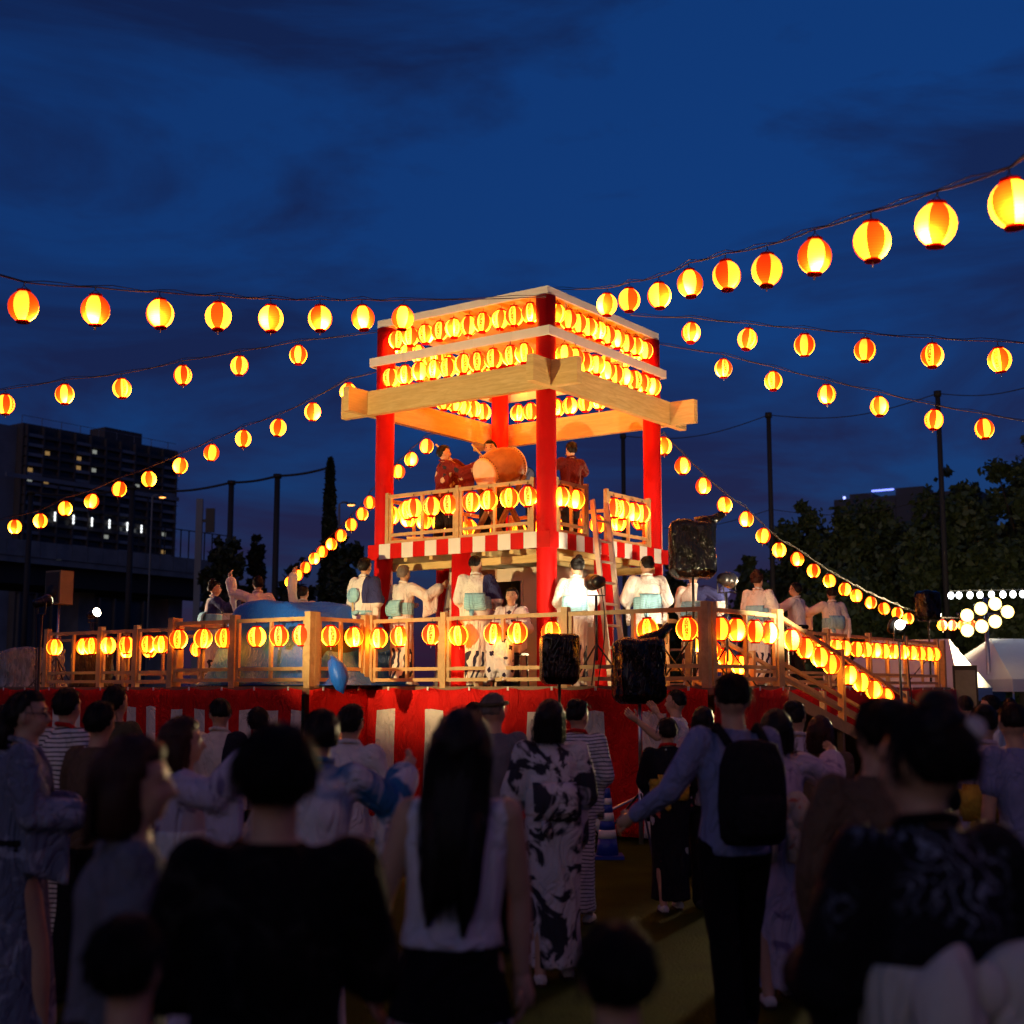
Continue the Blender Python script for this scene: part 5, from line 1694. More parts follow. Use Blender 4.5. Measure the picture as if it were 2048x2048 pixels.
    def put_cloth(mb_, nm, mt, folds, vx=None, sm=3):
        cf = cloth_finish(folds, seed, s)
        def fin(me, tt=t):
            n_ = len(me.vertices)
            co = np.empty(n_ * 3, np.float32); me.vertices.foreach_get('co', co); co = co.reshape(-1, 3)
            no = np.empty(n_ * 3, np.float32); me.vertices.foreach_get('normal', no); no = no.reshape(-1, 3)
            co = LF(cf(co, no))
            if seated: co[:, 2] += dz * s
            me.vertices.foreach_set('co', co.astype(np.float32).ravel())
            me.materials.append(mt)
            me.polygons.foreach_set('use_smooth', [True] * len(me.polygons)); me.update()
            me.name = nm
            link(nm, me, tt)
        remesh_later(mb_, (vx or (.014 if near else .019)) * s, sm, fin)
    # ---- clothes
    if outfit in ('yukata', 'happi'):
        m = MB()
        hem = .10 if outfit == 'yukata' else .72
        w2 = abs(stride) * .5
        if seated:
            m.rings([(0, 0, z * s, rx * b * s, ry * b * s) for z, rx, ry in ((.80, .17, .15), (.92, .19, .16), (1.08, .16, .13), (1.28, .178, .135), (1.37, .155, .105), (1.42, .085, .075), (1.455, .072, .068))], 22)
            chain(m, [V(-.05, .0, .90), V(-.09, .40, .915), V(-.09, .40, .62), V(-.09, .40, .53)], [.13 * s, .115 * s, .11 * s, .12 * s])
            chain(m, [V(.05, .0, .90), V(.09, .40, .915), V(.09, .40, .62), V(.09, .40, .53)], [.13 * s, .115 * s, .11 * s, .12 * s])
            m.tube([V(0, .1, .90), V(0, .42, .90), V(0, .43, .6), V(0, .44, .53)], [.12 * s, .10 * s, .10 * s, .11 * s], 12)
        else:
            rows = [(hem, .165 + w2 * .2, .135 + w2), (.30, .160, .130 + w2 * .9), (.55, .165, .135 + w2 * .5), (.80, .180, .148), (.92, .188, .152), (1.02, .168, .138), (1.10, .160, .130), (1.22, .175, .138), (1.32, .178, .130), (1.375, .155, .105), (1.42, .088, .078), (1.455, .073, .070)]
            rows = [q for q in rows if q[0] >= hem]
            m.rings([(0, -.004 * s, z * s, rx * b * s, ry * b * s) for z, rx, ry in rows], 26)
        for k, sx in ((0, -1), (1, 1)):
            S0, E0, W0, fd = arms[k]
            Wc = E0.lerp(W0, .80)
            chain(m, [V(sx * .07, 0, 1.345), S0, E0, Wc], [.078 * s * b, .080 * s * b, .082 * s * b, .086 * s * b])
            # hanging sleeve
            for q0, q1 in ((.0, 1.0),):
                a0, a1 = E0.lerp(S0, .25), Wc
                dn = Vector((0, 0, -drop * s))
                sd = (a1 - a0).cross(Vector((0, 0, 1)))
                if sd.length < .02: sd = Vector((1, 0, 0))
                sd = sd.normalized() * .028 * s
                if (a1 - a0).normalized().z < -.85:       # arm hanging: sleeve swings out behind
                    a1 = a0 + Vector((0, -.17 * s, -.03 * s)); a0 = a0 + Vector((0, .08 * s, 0))
                    sd = Vector((.028 * s, 0, 0))
                m.hexa([a0 - sd + dn, a0 + sd + dn, a1 + sd + dn, a1 - sd + dn, a0 - sd, a0 + sd, a1 + sd, a1 - sd])
        put_cloth(m, 'yukata' if outfit == 'yukata' else 'happi_coat', mat, .0055)
        if outfit == 'happi':
            m = MB()
            m.rings([(0, 0, z * s, rx * b * s, ry * b * s) for z, rx, ry in ((.82, .12, .10), (.90, .165, .13), (.98, .16, .12), (1.02, .15, .11))], 20)
            for k in (0, 1):
                chain(m, [hips[k], hips[k].lerp(knees[k], .5), knees[k], ank[k] + V(0, 0, .0)], [.105 * s, .098 * s, .085 * s, .072 * s])
            put_cloth(m, 'trousers', mat2 or CL_DARK, .005)
        # collar band
        cm = collar or mat
        m = MB()
        pts = [V(.015, .128 * b, 1.24), V(-.045, .115, 1.33), V(-.074, .055, 1.425), V(-.066, -.025, 1.468), V(0, -.078, 1.475), V(.066, -.025, 1.468), V(.074, .055, 1.425), V(.045, .115, 1.33), V(-.015, .135 * b, 1.22)]
        m.tube(pts, .0145 * s, 8)
        put(m, 'collar', cm)
        if obi is not None:
            m = MB()
            z0, z1 = (1.0, 1.165) if bow != 'sash' else (.93, 1.00)
            if seated: z0, z1 = 1.0, 1.14
            m.rings([(0, -.004 * s, z * s, rx * b * s, ry * b * s) for z, rx, ry in ((z0, .176, .148), (z0 + .02, .180, .150), ((z0 + z1) / 2, .176, .146), (z1 - .02, .178, .148), (z1, .172, .142))], 28)
            obi_o = put(m, 'obi', obi)
            zc = (z0 + z1) / 2
            if bow == 'drum':
                m = MB()
                m.tube([V(-.125, -.185, zc - .09), V(-.125, -.215, zc), V(-.125, -.185, zc + .10)], .03 * s, 8)
                m.v = []; m.f = []
                n_ = 10
                vs, fs = [], []
                for i in range(n_ + 1):
                    a = math.pi * (i / n_) - math.pi / 2
                    for x in (-.135, -.07, 0, .07, .135):
                        vs.append(V(x, -.150 - .070 * math.cos(a) - .006 * math.cos(x * 30), zc + .005 + .115 * math.sin(a)))
                for i in range(n_):
                    for j in range(4):
                        fs.append((i * 5 + j, i * 5 + j + 1, (i + 1) * 5 + j + 1, (i + 1) * 5 + j))
                m.add(vs, fs)
                o = put(m, 'obi_knot', obi, parent=obi_o)
                so = o.modifiers.new('th', 'SOLIDIFY'); so.thickness = .02 * s
                m = MB(); m.tube([V(-.06, -.16, zc - .12), V(-.055, -.20, zc - .17), V(-.05, -.17, zc - .20)], [.035 * s, .03 * s, .01 * s], 8); put(m, 'obi_tail', obi, parent=obi_o)
            elif bow == 'bow':
                for sx in (-1, 1):
                    m = MB()
                    n1, n2 = 9, 11
                    vs, fs = [], []
                    for i in range(n1 + 1):
                        q = i / n1
                        for j in range(n2):
                            a = 2 * math.pi * j / n2
                            ht = (.03 + .085 * math.sin(math.pi * min(1, q * .85 + .05)) ** .7)
                            th = .012 + .035 * math.sin(math.pi * q)
                            vs.append(V(sx * (.015 + .155 * q), -.165 - .05 * math.sin(math.pi * q * .9) + th * math.cos(a), zc + .05 - .05 * q + ht * math.sin(a) * (1 + .08 * math.sin(5 * a))))
                    for i in range(n1):
                        for j in range(n2):
                            fs.append((i * n2 + j, i * n2 + (j + 1) % n2, (i + 1) * n2 + (j + 1) % n2, (i + 1) * n2 + j))
                    fs.append(tuple(range(n2))); fs.append(tuple(n1 * n2 + k for k in range(n2)))
                    m.add(vs, fs); put(m, 'bow_loop', obi, parent=obi_o)
                    m = MB(); m.tube([V(sx * .03, -.18, zc + .02), V(sx * .07, -.205, zc - .10), V(sx * .085, -.195, zc - .24), V(sx * .09, -.19, zc - .26)], [.03 * s, .045 * s, .055 * s, .02 * s], 10)
                    put(m, 'bow_tail', obi, parent=obi_o)
                m = MB(); ellipsoid(m, V(0, -.195, zc + .05), (.042 * s, .035 * s, .055 * s)); put(m, 'bow_knot', obi, parent=obi_o)
            else:
                m = MB(); ellipsoid(m, V(0, -.165, zc), (.05 * s, .03 * s, .035 * s)); put(m, 'obi_knot', obi, parent=obi_o)
        # tabi and sandals
        for k in (0, 1):
            f0 = ank[k]
            m = MB(); m.tube([f0 + V(0, -.055, -.038), f0 + V(0, .03, -.033), f0 + V(0, .11, -.046), f0 + V(0, .16, -.052)], [.036 * s, .040 * s, .034 * s, .018 * s], 10); put(m, 'tabi_sock', shoes or CL_TABI)
            m = MB(); m.rings([(f0.x, f0.y + .05 * s, f0.z - .0755 * s + q * .018 * s, .046 * s, .125 * s) for q in (0, 1)], 16); put(m, 'sandal', CL_SANDAL)
    else:
        # shirt / top
        m = MB()
        zb_ = .86 if outfit != 'blouse' else .98
        rows = [(zb_, .178, .140), (.96, .172, .132), (1.06, .158, .122), (1.18, .168, .130), (1.30, .180, .132), (1.365, .158, .108), (1.415, .088, .078), (1.445, .070, .066)]
        rows = [q for q in rows if q[0] >= zb_]
        if outfit == 'blouse': rows[-2] = (1.405, .098, .085); rows = rows[:-1]
        m.rings([(0, -.003 * s, z * s, rx * b * s, ry * b * s) for z, rx, ry in rows], 26)
        for k, sx in ((0, -1), (1, 1)):
            S0, E0, W0, fd = arms[k]
            if outfit == 'blouse':
                chain(m, [V(sx * .06, 0, 1.345), V(sx * .135 * b, -.003, 1.375)], [.068 * s * b, .068 * s * b])
            elif outfit == 'tee':
                chain(m, [V(sx * .07, 0, 1.34), S0, S0.lerp(E0, .62)], [.074 * s * b, .076 * s * b, .074 * s * b])
            else:
                chain(m, [V(sx * .07, 0, 1.34), S0, E0, E0.lerp(W0, .92)], [.074 * s * b, .074 * s * b, .060 * s * b, .045 * s])
        put_cloth(m, 'shirt' if outfit != 'blouse' else 'sleeveless_blouse', mat, .0045)
        if outfit == 'blouse':
            m = MB()
            m.rings([(0, 0, z * s, rx * b * s, ry * b * s) for z, rx, ry in ((.42, .27, .23), (.60, .235, .20), (.80, .20, .165), (.92, .175, .14), (1.01, .155, .12), (1.03, .15, .115))], 30)
            put_cloth(m, 'skirt', mat2, .010)
        else:
            m = MB()
            m.rings([(0, 0, z * s, rx * b * s, ry * b * s) for z, rx, ry in ((.80, .12, .10), (.88, .168, .132), (.96, .165, .122), (1.0, .152, .11))], 20)
            for k in (0, 1):
                chain(m, [hips[k], hips[k].lerp(knees[k], .5), knees[k], ank[k]], [.100 * s * b, .090 * s * b, .074 * s * b, .064 * s])
            put_cloth(m, 'trousers', mat2 or CL_DARK, .005)
        for k in (0, 1):
            f0 = ank[k]
            m = MB(); m.tube([f0 + V(0, -.065, -.030), f0 + V(0, .02, -.025), f0 + V(0, .11, -.042), f0 + V(0, .175, -.052)], [.040 * s, .045 * s, .040 * s, .024 * s], 12); put(m, 'shoe', shoes or CL_SHOE)
    # ---- hair
    m = MB()
    n1, n2 = 22, 28
    vs, fs = [], []
    lowz = {'short': 1.515, 'bob': 1.47, 'long': 1.47, 'bun': 1.535, 'updo': 1.535, 'crop': 1.545}.get(hair, 1.52)
    thick = {'short': .012, 'bob': .020, 'long': .020, 'bun': .012, 'updo': .018, 'crop': .007}.get(hair, .012)
    for i in range(n1 + 1):
        th = math.pi * i / n1
        for j in range(n2):
            a = 2 * math.pi * j / n2
            x, y, z = math.sin(th) * math.cos(a), math.sin(th) * math.sin(a), math.cos(th)
            py_ = y * .094; pz_ = 1.600 + z * .100
            # front hairline, temples and nape
            line = 1.645 if y > .35 else (1.645 - (1.645 - lowz) * min(1, (.35 - y) / .75))
            if hair in ('bob', 'long') and y < .55: line = min(line, 1.645 - (1.645 - lowz) * min(1, (.55 - y) / .4))
            q = min(1, max(0, (pz_ - line) / .025))
            e_ = -.014 + (thick + .014) * q
            e_ += q * .0035 * (math.sin(9 * a + seed) + math.sin(13 * th + 5 * a + seed * 2))
            e2 = thick * .6 * q * max(0, -y) if hair != 'crop' else 0
            vs.append(hd(x * (.076 + e_), -.008 + y * (.094 + e_ + e2), 1.600 + z * (.100 + e_)))
    for i in range(n1):
        for j in range(n2):
            fs.append((i * n2 + j, (i + 1) * n2 + j, (i + 1) * n2 + (j + 1) % n2, i * n2 + (j + 1) % n2))
    m.add(vs, fs)
    def hb_(rows):
        n_ = 48
        vv, ff = [], []
        for (cx, cy0, cz, rx, ry) in rows:
            for k in range(n_):
                a = 2 * math.pi * k / n_
                w_ = 1 + .04 * math.sin(7 * a + cz * 9 + seed) + .045 * math.sin(17 * a - cz * 12) + .03 * math.sin(23 * a + cz * 7 + seed)
                vv.append(hd(cx + rx * w_ * math.cos(a), cy0 + ry * w_ * math.sin(a), cz))
        for i in range(len(rows) - 1):
            for k in range(n_):
                ff.append((i * n_ + k, i * n_ + (k + 1) % n_, (i + 1) * n_ + (k + 1) % n_, (i + 1) * n_ + k))
        ff.append(tuple(range(n_ - 1, -1, -1))); ff.append(tuple((len(rows) - 1) * n_ + k for k in range(n_)))
        m.add(vv, ff)
    if hair == 'bob':
        hb_([(0, -.035, 1.445, .086, .062), (0, -.04, 1.475, .101, .074), (0, -.035, 1.55, .103, .080), (0, -.03, 1.63, .094, .078)])
    if hair == 'long':
        hb_([(.005, -.125, 1.19, .03, .012), (.005, -.13, 1.23, .070, .026), (0, -.125, 1.31, .078, .038), (0, -.105, 1.38, .088, .052), (0, -.06, 1.47, .100, .072), (0, -.035, 1.55, .104, .082), (0, -.03, 1.63, .094, .080)])
        hb_([(-.062, -.128, 1.05, .006, .006), (-.052, -.13, 1.12, .024, .016), (-.045, -.125, 1.25, .045, .03), (-.04, -.10, 1.4, .05, .05)])
        hb_([(.05, -.125, 1.02, .006, .006), (.052, -.128, 1.11, .026, .016), (.045, -.125, 1.25, .045, .03), (.04, -.10, 1.4, .05, .05)])
    bm_ = MB()
    if hair == 'bun':
        bm_.ball(hd(0, -.075, 1.665), (.052 * s, .046 * s, .050 * s), 14, 9)
    if hair == 'updo':
        for k in range(11):
            a = k * 2.4
            bm_.ball(hd(.045 * math.cos(a), -.075 + .022 * math.sin(a * 1.3), 1.645 + .05 * math.sin(a)), (.040 * s, .036 * s, .034 * s), 10, 7)
        bm_.ball(hd(.01, -.05, 1.72), (.05 * s, .05 * s, .042 * s), 12, 8)
    ho = put(m, 'hair', hmat)
    if bm_.v: put(bm_, 'hair_bun', hmat, parent=ho)
    strands = strands * 2 if strands > 70 else (strands or 60)
    if strands:
        sm_ = MB()
        for k in range(strands):
            a = r.uniform(0, 6.283); th0 = r.uniform(.1, .9)
            pts = []
            if hair in ('long', 'bob'):
                x0 = r.uniform(-.10, .10)
                zz0 = r.uniform(1.45, 1.62); ze = r.uniform(1.06, 1.2) if hair == 'long' else r.uniform(1.42, 1.46)
                sy2 = -1
                for q in range(7):
                    f = q / 6
                    z = zz0 + (ze - zz0) * f
                    rr = math.sqrt(max(0, 1 - (x0 / .125) ** 2))
                    yb = -.03 - (.085 * rr if z > 1.42 else .085 * rr + .03 * min(1, (1.42 - z) / .1))
                    pts.append(hd(x0 * (1.06 + .05 * math.sin(k)) * (1 - .25 * max(0, (1.35 - z) / .3)) + .006 * math.sin(k + 5 * f), yb - .008, z))
            else:
                # lies along the head from the crown outwards, its tip lifting off
                end = r.uniform(.9, 2.15) if math.sin(a) < .3 else r.uniform(.5, 1.15)
                st_ = r.uniform(.05, .7) * end
                lift = r.uniform(.001, .006); fl = r.choice([0, 0, .004, .010, .020]); wob = r.gauss(0, .22)
                for q in range(7):
                    f = q / 6
                    th_ = st_ + (end - st_) * f
                    aa = a + wob * f * f
                    e_ = thick + lift + fl * f ** 3 + (.6 * thick * max(0, -math.sin(aa)) * math.sin(th_))
                    pts.append(hd(math.sin(th_) * math.cos(aa) * (.076 + e_), -.008 + math.sin(th_) * math.sin(aa) * (.094 + e_), 1.6 + math.cos(th_) * (.100 + e_) - .004 * f * f))
            sm_.tube(pts, [.0017 * s] * (len(pts) - 1) + [.0004 * s], 3)
        if sm_.v:
            o = put(sm_, 'loose_hair', hmat, parent=ho); o['kind'] = 'stuff'
    if headband is not None:
        m = MB()
        pts = [hd(.090 * math.cos(a), -.008 + .110 * math.sin(a), 1.635 + .012 * math.sin(a)) for a in [2 * math.pi * k / 24 for k in range(25)]]
        m.tube(pts, .014 * s, 8); put(m, 'headband', headband)
    if face:
        for sx in (-1, 1):
            m = MB(); ellipsoid(m, hd(sx * .032, .079, 1.600), (.012 * s, .009 * s, .0055 * s), 10, 6); put(m, 'eye', CL_EYE)
            m = MB(); m.tube([hd(sx * .018, .088, 1.622), hd(sx * .034, .086, 1.627), hd(sx * .05, .076, 1.622)], .003 * s, 6); put(m, 'eyebrow', hmat)
        m = MB(); m.tube([hd(-.022, .087, 1.532), hd(0, .094, 1.531), hd(.022, .087, 1.532)], [.003 * s, .006 * s, .003 * s], 8); put(m, 'mouth', CL_LIP)
    if glasses:
        for sx in (-1, 1):
            m = MB(); cc = hd(sx * .034, .094, 1.597)
            pts = [cc + (hd(1, 0, 0) - hd(0, 0, 0)) * (.022 * math.cos(a)) + Vector((0, 0, .017 * s * math.sin(a))) for a in [2 * math.pi * k / 14 for k in range(15)]]
            m.tube(pts, .002 * s, 6); put(m, 'spectacle_rim', M_BLACKM)
            m = MB(); m.tube([hd(sx * .056, .092, 1.60), hd(sx * .08, .0, 1.60)], .002 * s, 6); put(m, 'spectacle_arm', M_BLACKM)
    if extra == 'backpack':
        m = MB()
        m.rings([(0, -.235 * s, z * s, rx * s, ry * s) for z, rx, ry in ((.93, .13, .06), (.96, .155, .085), (1.10, .165, .105), (1.28, .155, .10), (1.38, .12, .07), (1.40, .06, .04))], 20)
        bp_ = put(m, 'backpack', CL_DARK)
        m = MB(); m.rings([(0, -.34 * s, z * s, rx * s, ry * s) for z, rx, ry in ((.97, .10, .02), (1.0, .12, .035), (1.12, .12, .04), (1.16, .10, .02))], 16); put(m, 'backpack_pocket', CL_DARK, parent=bp_)
        for sx in (-1, 1):
            m = MB(); m.tube([V(sx * .09, -.18, 1.38), V(sx * .10, -.06, 1.455), V(sx * .105, .10, 1.36), V(sx * .12, .13, 1.20), V(sx * .13, .02, 1.05)], .022 * s, 8); put(m, 'backpack_strap', CL_DARK, parent=bp_)
    if extra == 'sticks':
        for k in (0, 1):
            S0, E0, W0, fd = arms[k]
            c = W0 + fd * .06 * s
            m = MB(); m.tube([c - Vector((0, .05, .03)), c + Vector((0, .30, .20))], .013 * s, 8); put(m, 'drumstick', M_BEAM)
    if extra == 'flute':
        W0 = arms[1][2] + arms[1][3] * .06 * s
        m = MB(); m.tube([hd(-.03, .115, 1.535), W0, W0 + (W0 - hd(-.03, .115, 1.535)).normalized() * .10 * s], .011 * s, 8); put(m, 'flute', M_DARKWOOD)
    if extra == 'fan':
        m = MB(); m.tube([V(-.05, -.172, 1.20), V(-.05, -.180, 1.20)], .10 * s, 22); fo = put(m, 'round_fan', CL_OBIBLUE)
        m = MB(); m.tube([V(-.05, -.176, 1.11), V(-.03, -.176, .98)], .009 * s, 6); put(m, 'fan_handle', M_BEAM, parent=fo)
    if extra == 'hairpin':
        m = MB(); ellipsoid(m, hd(.05, -.11, 1.665), (.035 * s, .02 * s, .03 * s)); put(m, 'hair_ornament', CL_TABI, parent=ho)
    if seated and extra != 'nochair':
        m = MB(); zt = .80 * s + 0.0
        m.box(-.2 * s, .2 * s, -.16 * s, .2 * s, .79 * s - .02, .79 * s + .01); put(m, 'stool_seat', M_BLACKM, False, lf=False)
        for sx in (-1, 1):
            for sy in (-1, 1):
                m = MB(); m.tube([(sx * .17 * s, sy * .15 * s, .79 * s - .02), (sx * .19 * s, sy * .18 * s, .795 * s - seat)], .012, 6); put(m, 'stool_leg', M_BLACKM, lf=False)
    return t

CL_DARK = cloth(c_plain((0.010, 0.010, 0.013)))
CL_TABI = cloth(c_plain((0.72, 0.70, 0.68)))
CL_SANDAL = cloth(c_plain((0.06, 0.04, 0.03)))
CL_SHOE = cloth(c_plain((0.03, 0.03, 0.035)))
CL_EYE = surf('eye', (0.02, 0.015, 0.012), 0.2, bump=0)
CL_LIP = surf('lips', (0.36, 0.12, 0.09), 0.4, bump=0)
CL_WHITE = cloth(c_plain((0.74, 0.72, 0.72)))
CL_BLOUSE = cloth(c_plain((0.76, 0.75, 0.80)))
CL_LBLUE = cloth(c_plain((0.20, 0.23, 0.42)))
CL_OLIVE = cloth(c_plain((0.10, 0.085, 0.045)))
CL_BROWN = cloth(c_plain((0.13, 0.085, 0.055)))
CL_GREY = cloth(c_plain((0.16, 0.16, 0.19)))
CL_BLACK = cloth(c_plain((0.005, 0.005, 0.006)))
CL_NAVY = cloth(c_plain((0.02, 0.03, 0.09)))
CL_REDC = cloth(c_plain((0.55, 0.02, 0.02)))
CL_OBIBLUE = cloth(c_stripes((0.32, 0.62, 0.72), (0.22, 0.48, 0.60), .02, .4))
CL_OBIYEL = cloth(c_blobs((0.55, 0.36, 0.05), (0.45, 0.26, 0.03), 8))
CL_OBIWHITE = cloth(c_plain((0.66, 0.64, 0.58)))
CL_OBIPALE = cloth(c_blobs((0.55, 0.50, 0.36), (0.55, 0.16, 0.10), 6, .58, .62))
CL_OBIORANGE = cloth(c_blobs((0.60, 0.24, 0.03), (0.65, 0.34, 0.05), 7))
CL_STAGE = cloth(c_stage((0.74, 0.70, 0.64), (0.035, 0.04, 0.13)))
CL_STAGE2 = cloth(c_stage((0.72, 0.69, 0.64), (0.70, 0.67, 0.62), .5))
CL_STARS = cloth(c_flowers((0.68, 0.62, 0.62), (0.03, 0.02, 0.05), sc=8, size=.36))
CL_BRUSH = cloth(c_blobs((0.58, 0.56, 0.60), (0.035, 0.035, 0.05), 3.6, .49, .55, 2.2))
CL_FEATHER = cloth(c_streaks((0.008, 0.008, 0.011), (0.20, 0.24, 0.30)))
CL_FAINT = cloth(c_blobs((0.005, 0.004, 0.005), (0.020, 0.018, 0.016), 5.0, .55, .62, 2.5))
CL_STRIPE = cloth(c_stripes((0.62, 0.62, 0.66), (0.06, 0.06, 0.10), .026, .30))
CL_STRIPE2 = cloth(c_stripes((0.70, 0.68, 0.66), (0.05, 0.05, 0.06), .03, .30))
CL_FLORAL = cloth(c_flowers((0.012, 0.012, 0.018), (0.45, 0.10, 0.08), (0.35, 0.45, 0.40), (0.5, 0.5, 0.55), sc=7, size=.34))
def c_belted(fn, z0, c):
    def f(g, v):
        sp = g.n('ShaderNodeSeparateXYZ'); g.l(v, sp.inputs[0])
        return g.mix(g.math('GREATER_THAN', sp.outputs[2], z0), fn(g, v), c)
    return f
CL_SKIRT = cloth(c_belted(c_flowers((0.50, 0.46, 0.42), (0.45, 0.03, 0.05), (0.02, 0.02, 0.03), (0.5, 0.2, 0.12), sc=16, size=.46), .73, (0.008, 0.008, 0.010)))
CL_BLUEWHITE = cloth(c_blobs((0.66, 0.66, 0.70), (0.03, 0.16, 0.36), 2.4, .50, .58, 1.0))
CL_PURPLE = cloth(c_blobs((0.50, 0.44, 0.56), (0.20, 0.16, 0.30), 4.0, .55, .62, 1.2))
CL_BLUEGREY = cloth(c_blobs((0.13, 0.15, 0.22), (0.28, 0.30, 0.38), 6.0, .52, .60, 1.0))
CL_HAPPI = cloth(c_stage((0.66, 0.60, 0.50), (0.02, 0.02, 0.03), -1.0))
CL_DRUM = cloth(c_flowers((0.14, 0.02, 0.02), (0.45, 0.38, 0.28), (0.03, 0.03, 0.05), sc=9, size=.46))
CL_WINE = cloth(c_plain((0.09, 0.012, 0.012)))
CL_LAVEND = cloth(c_plain((0.52, 0.48, 0.60)))

# --- crowd on the ground (facing the stage unless turned)
CG = 'festival crowd in front of the stage'
HP = math.pi / 2
person('woman-length dark hair over a white sleeveless blouse, floral skirt, back turned'.replace('woman-length', 'long'), 905, 4.15, 1.625, -.12, outfit='blouse', mat=CL_BLOUSE, mat2=CL_SKIRT, hair='long', armL='hang', armR='hang', seed=3, group=CG, near=True, build=.95, strands=260)
person('person with a big round head of dark hair in a black patterned shirt', 545, 2.95, 1.615, .10, outfit='shirt', mat=CL_FAINT, mat2=CL_DARK, hair='short', armL='front', armR='front', seed=4, group=CG, near=True, build=1.06, strands=300)
person('person with reddish brown hair and grey shirt turned towards the ramp side', 255, 3.35, 1.57, -HP * .75, outfit='tee', mat=CL_GREY, mat2=CL_DARK, hair='bob', hmat=H_BROWN, armL='front', armR='front', seed=5, group=CG, near=True, strands=220)
person('child in black with dark hair, head just above the shoulders of others', 300, 2.55, 1.27, -.3, outfit='tee', mat=CL_BLACK, hair='short', armL='rest', armR='rest', seed=6, group=CG, near=True, build=.9, strands=200)
person('short dark-haired child in black in front of the open grass', 1238, 2.45, 1.275, .1, outfit='tee', mat=CL_BLACK, hair='short', armL='rest', armR='rest', seed=37, group=CG, near=True, build=.9, strands=200)
person('woman in black feather-patterned yukata with a large white obi bow and updo', 1852, 2.95, 1.645, .28, mat=CL_FEATHER, obi=CL_OBIWHITE, bow='bow', hair='updo', armL='front', armR='front', collar=CL_BLACK, yaw=.45, seed=7, group=CG, near=True, strands=320, extra='hairpin', face=True)
person('person in a brown shirt with a topknot beside the feather-patterned yukata', 1722, 4.6, 1.66, .15, outfit='shirt', mat=CL_BROWN, hair='bun', armL='rest', armR='front', seed=8, group=CG, near=True, strands=160)
person('tall man in a light blue shirt with a black backpack, one arm out', 1462, 6.7, 1.775, .2, outfit='shirt', mat=CL_LBLUE, mat2=CL_BLACK, hair='crop', armL='low_reach', armR='front', seed=9, group=CG, near=True, extra='backpack', stride=.16, strands=80)
person('woman with bobbed hair in a white yukata with dark brush pattern, back turned', 1106, 8.1, 1.625, .05, mat=CL_BRUSH, obi=CL_BRUSH, bow='drum', hair='bob', armL='front', armR='front', seed=10, group=CG, near=True, lean=.06, strands=80)
person('woman in a finely striped yukata with a red collar', 1145, 10.0, 1.615, -.35, mat=CL_STRIPE, obi=CL_BLACK, bow='drum', collar=CL_REDC, hair='bun', armL='clasp', armR='front', seed=11, group=CG, side=.05)
person('man in dark clothes with a pale headband round his cropped hair', 985, 8.9, 1.67, -.1, outfit='shirt', mat=CL_GREY, mat2=CL_BLACK, hair='crop', hmat=H_GREY, armL='rest', armR='front', seed=12, group=CG, headband=CL_OLIVE)
person('person in a plain white robe beside the striped curtain', 690, 8.3, 1.60, -.25, mat=CL_WHITE, obi=CL_WHITE, bow='sash', hair='short', armL='front', armR='front', seed=13, group=CG)
person('person in a white robe with blue sleeves and a blue sash', 632, 6.1, 1.60, .15, mat=CL_BLUEWHITE, obi=CL_NAVY, bow='sash', hair='short', armL='front', armR='dance', seed=14, group=CG, near=True, lean=.05, stride=.14)
person('girl in a black floral yukata with a yellow obi', 1335, 10.6, 1.47, .12, mat=CL_FLORAL, obi=CL_OBIYEL, bow='drum', collar=CL_REDC, hair='short', armL='front', armR='front', seed=15, group=CG)
person('man in a white T-shirt gripping the pole of the bagged speaker', 1352, 12.6, 1.69, HP * .8, outfit='tee', mat=CL_WHITE, mat2=CL_DARK, hair='crop', armL='dance', armR='dance', seed=16, group=CG, face=True)
person('woman in a pale lavender robe with an orange obi', 1592, 9.4, 1.61, -.1, mat=CL_LAVEND, obi=CL_OBIORANGE, bow='bow', hair='bun', armL='front', armR='front', seed=17, group=CG)
person('woman with bobbed hair, mottled purple yukata and pale obi bow', 1540, 7.6, 1.575, .05, mat=CL_PURPLE, obi=CL_OBIPALE, bow='bow', hair='bob', armL='front', armR='dance', seed=18, group=CG, near=True, stride=.14, lean=.05)
person('man in spectacles and a blue-grey yukata, seen from the side', 52, 6.6, 1.685, -HP * .8, mat=CL_BLUEGREY, obi=CL_DARK, bow='sash', hair='short', armL='front', armR='front', seed=19, group=CG, near=True, glasses=True, face=True, strands=60, stride=.16)
person('boy in a striped white yukata with a red collar, clapping', 132, 8.9, 1.70, -HP * .45, mat=CL_STRIPE2, obi=CL_BLACK, bow='sash', collar=CL_REDC, hair='short', armL='clasp', armR='clasp', seed=20, group=CG)
person('person in a dark brown top between the striped boy and the olive shirt', 190, 7.6, 1.625, -.5, outfit='shirt', mat=CL_BROWN, hair='short', armL='front', armR='front', seed=21, group=CG)
person('man in an olive shirt standing close to the curtain', 237, 10.2, 1.72, -HP * .35, outfit='tee', mat=CL_OLIVE, hair='short', armL='rest', armR='front', seed=22, group=CG)
person('man in a white happi coat with one black sleeve, near the curtain', 442, 10.0, 1.63, -.3, outfit='happi', mat=CL_HAPPI, hair='crop', armL='front', armR='clasp', seed=23, group=CG, obi=None)
person('person in a grey top in front of the close white stripes', 530, 10.4, 1.555, .1, outfit='tee', mat=CL_LAVEND, hair='short', armL='front', armR='front', seed=24, group=CG)
person('woman with bobbed hair in a blue-grey robe behind the man in spectacles', 2, 7.8, 1.60, -.6, mat=CL_BLUEGREY, obi=CL_BLACK, bow='drum', hair='bob', armL='rest', armR='rest', seed=25, group=CG)
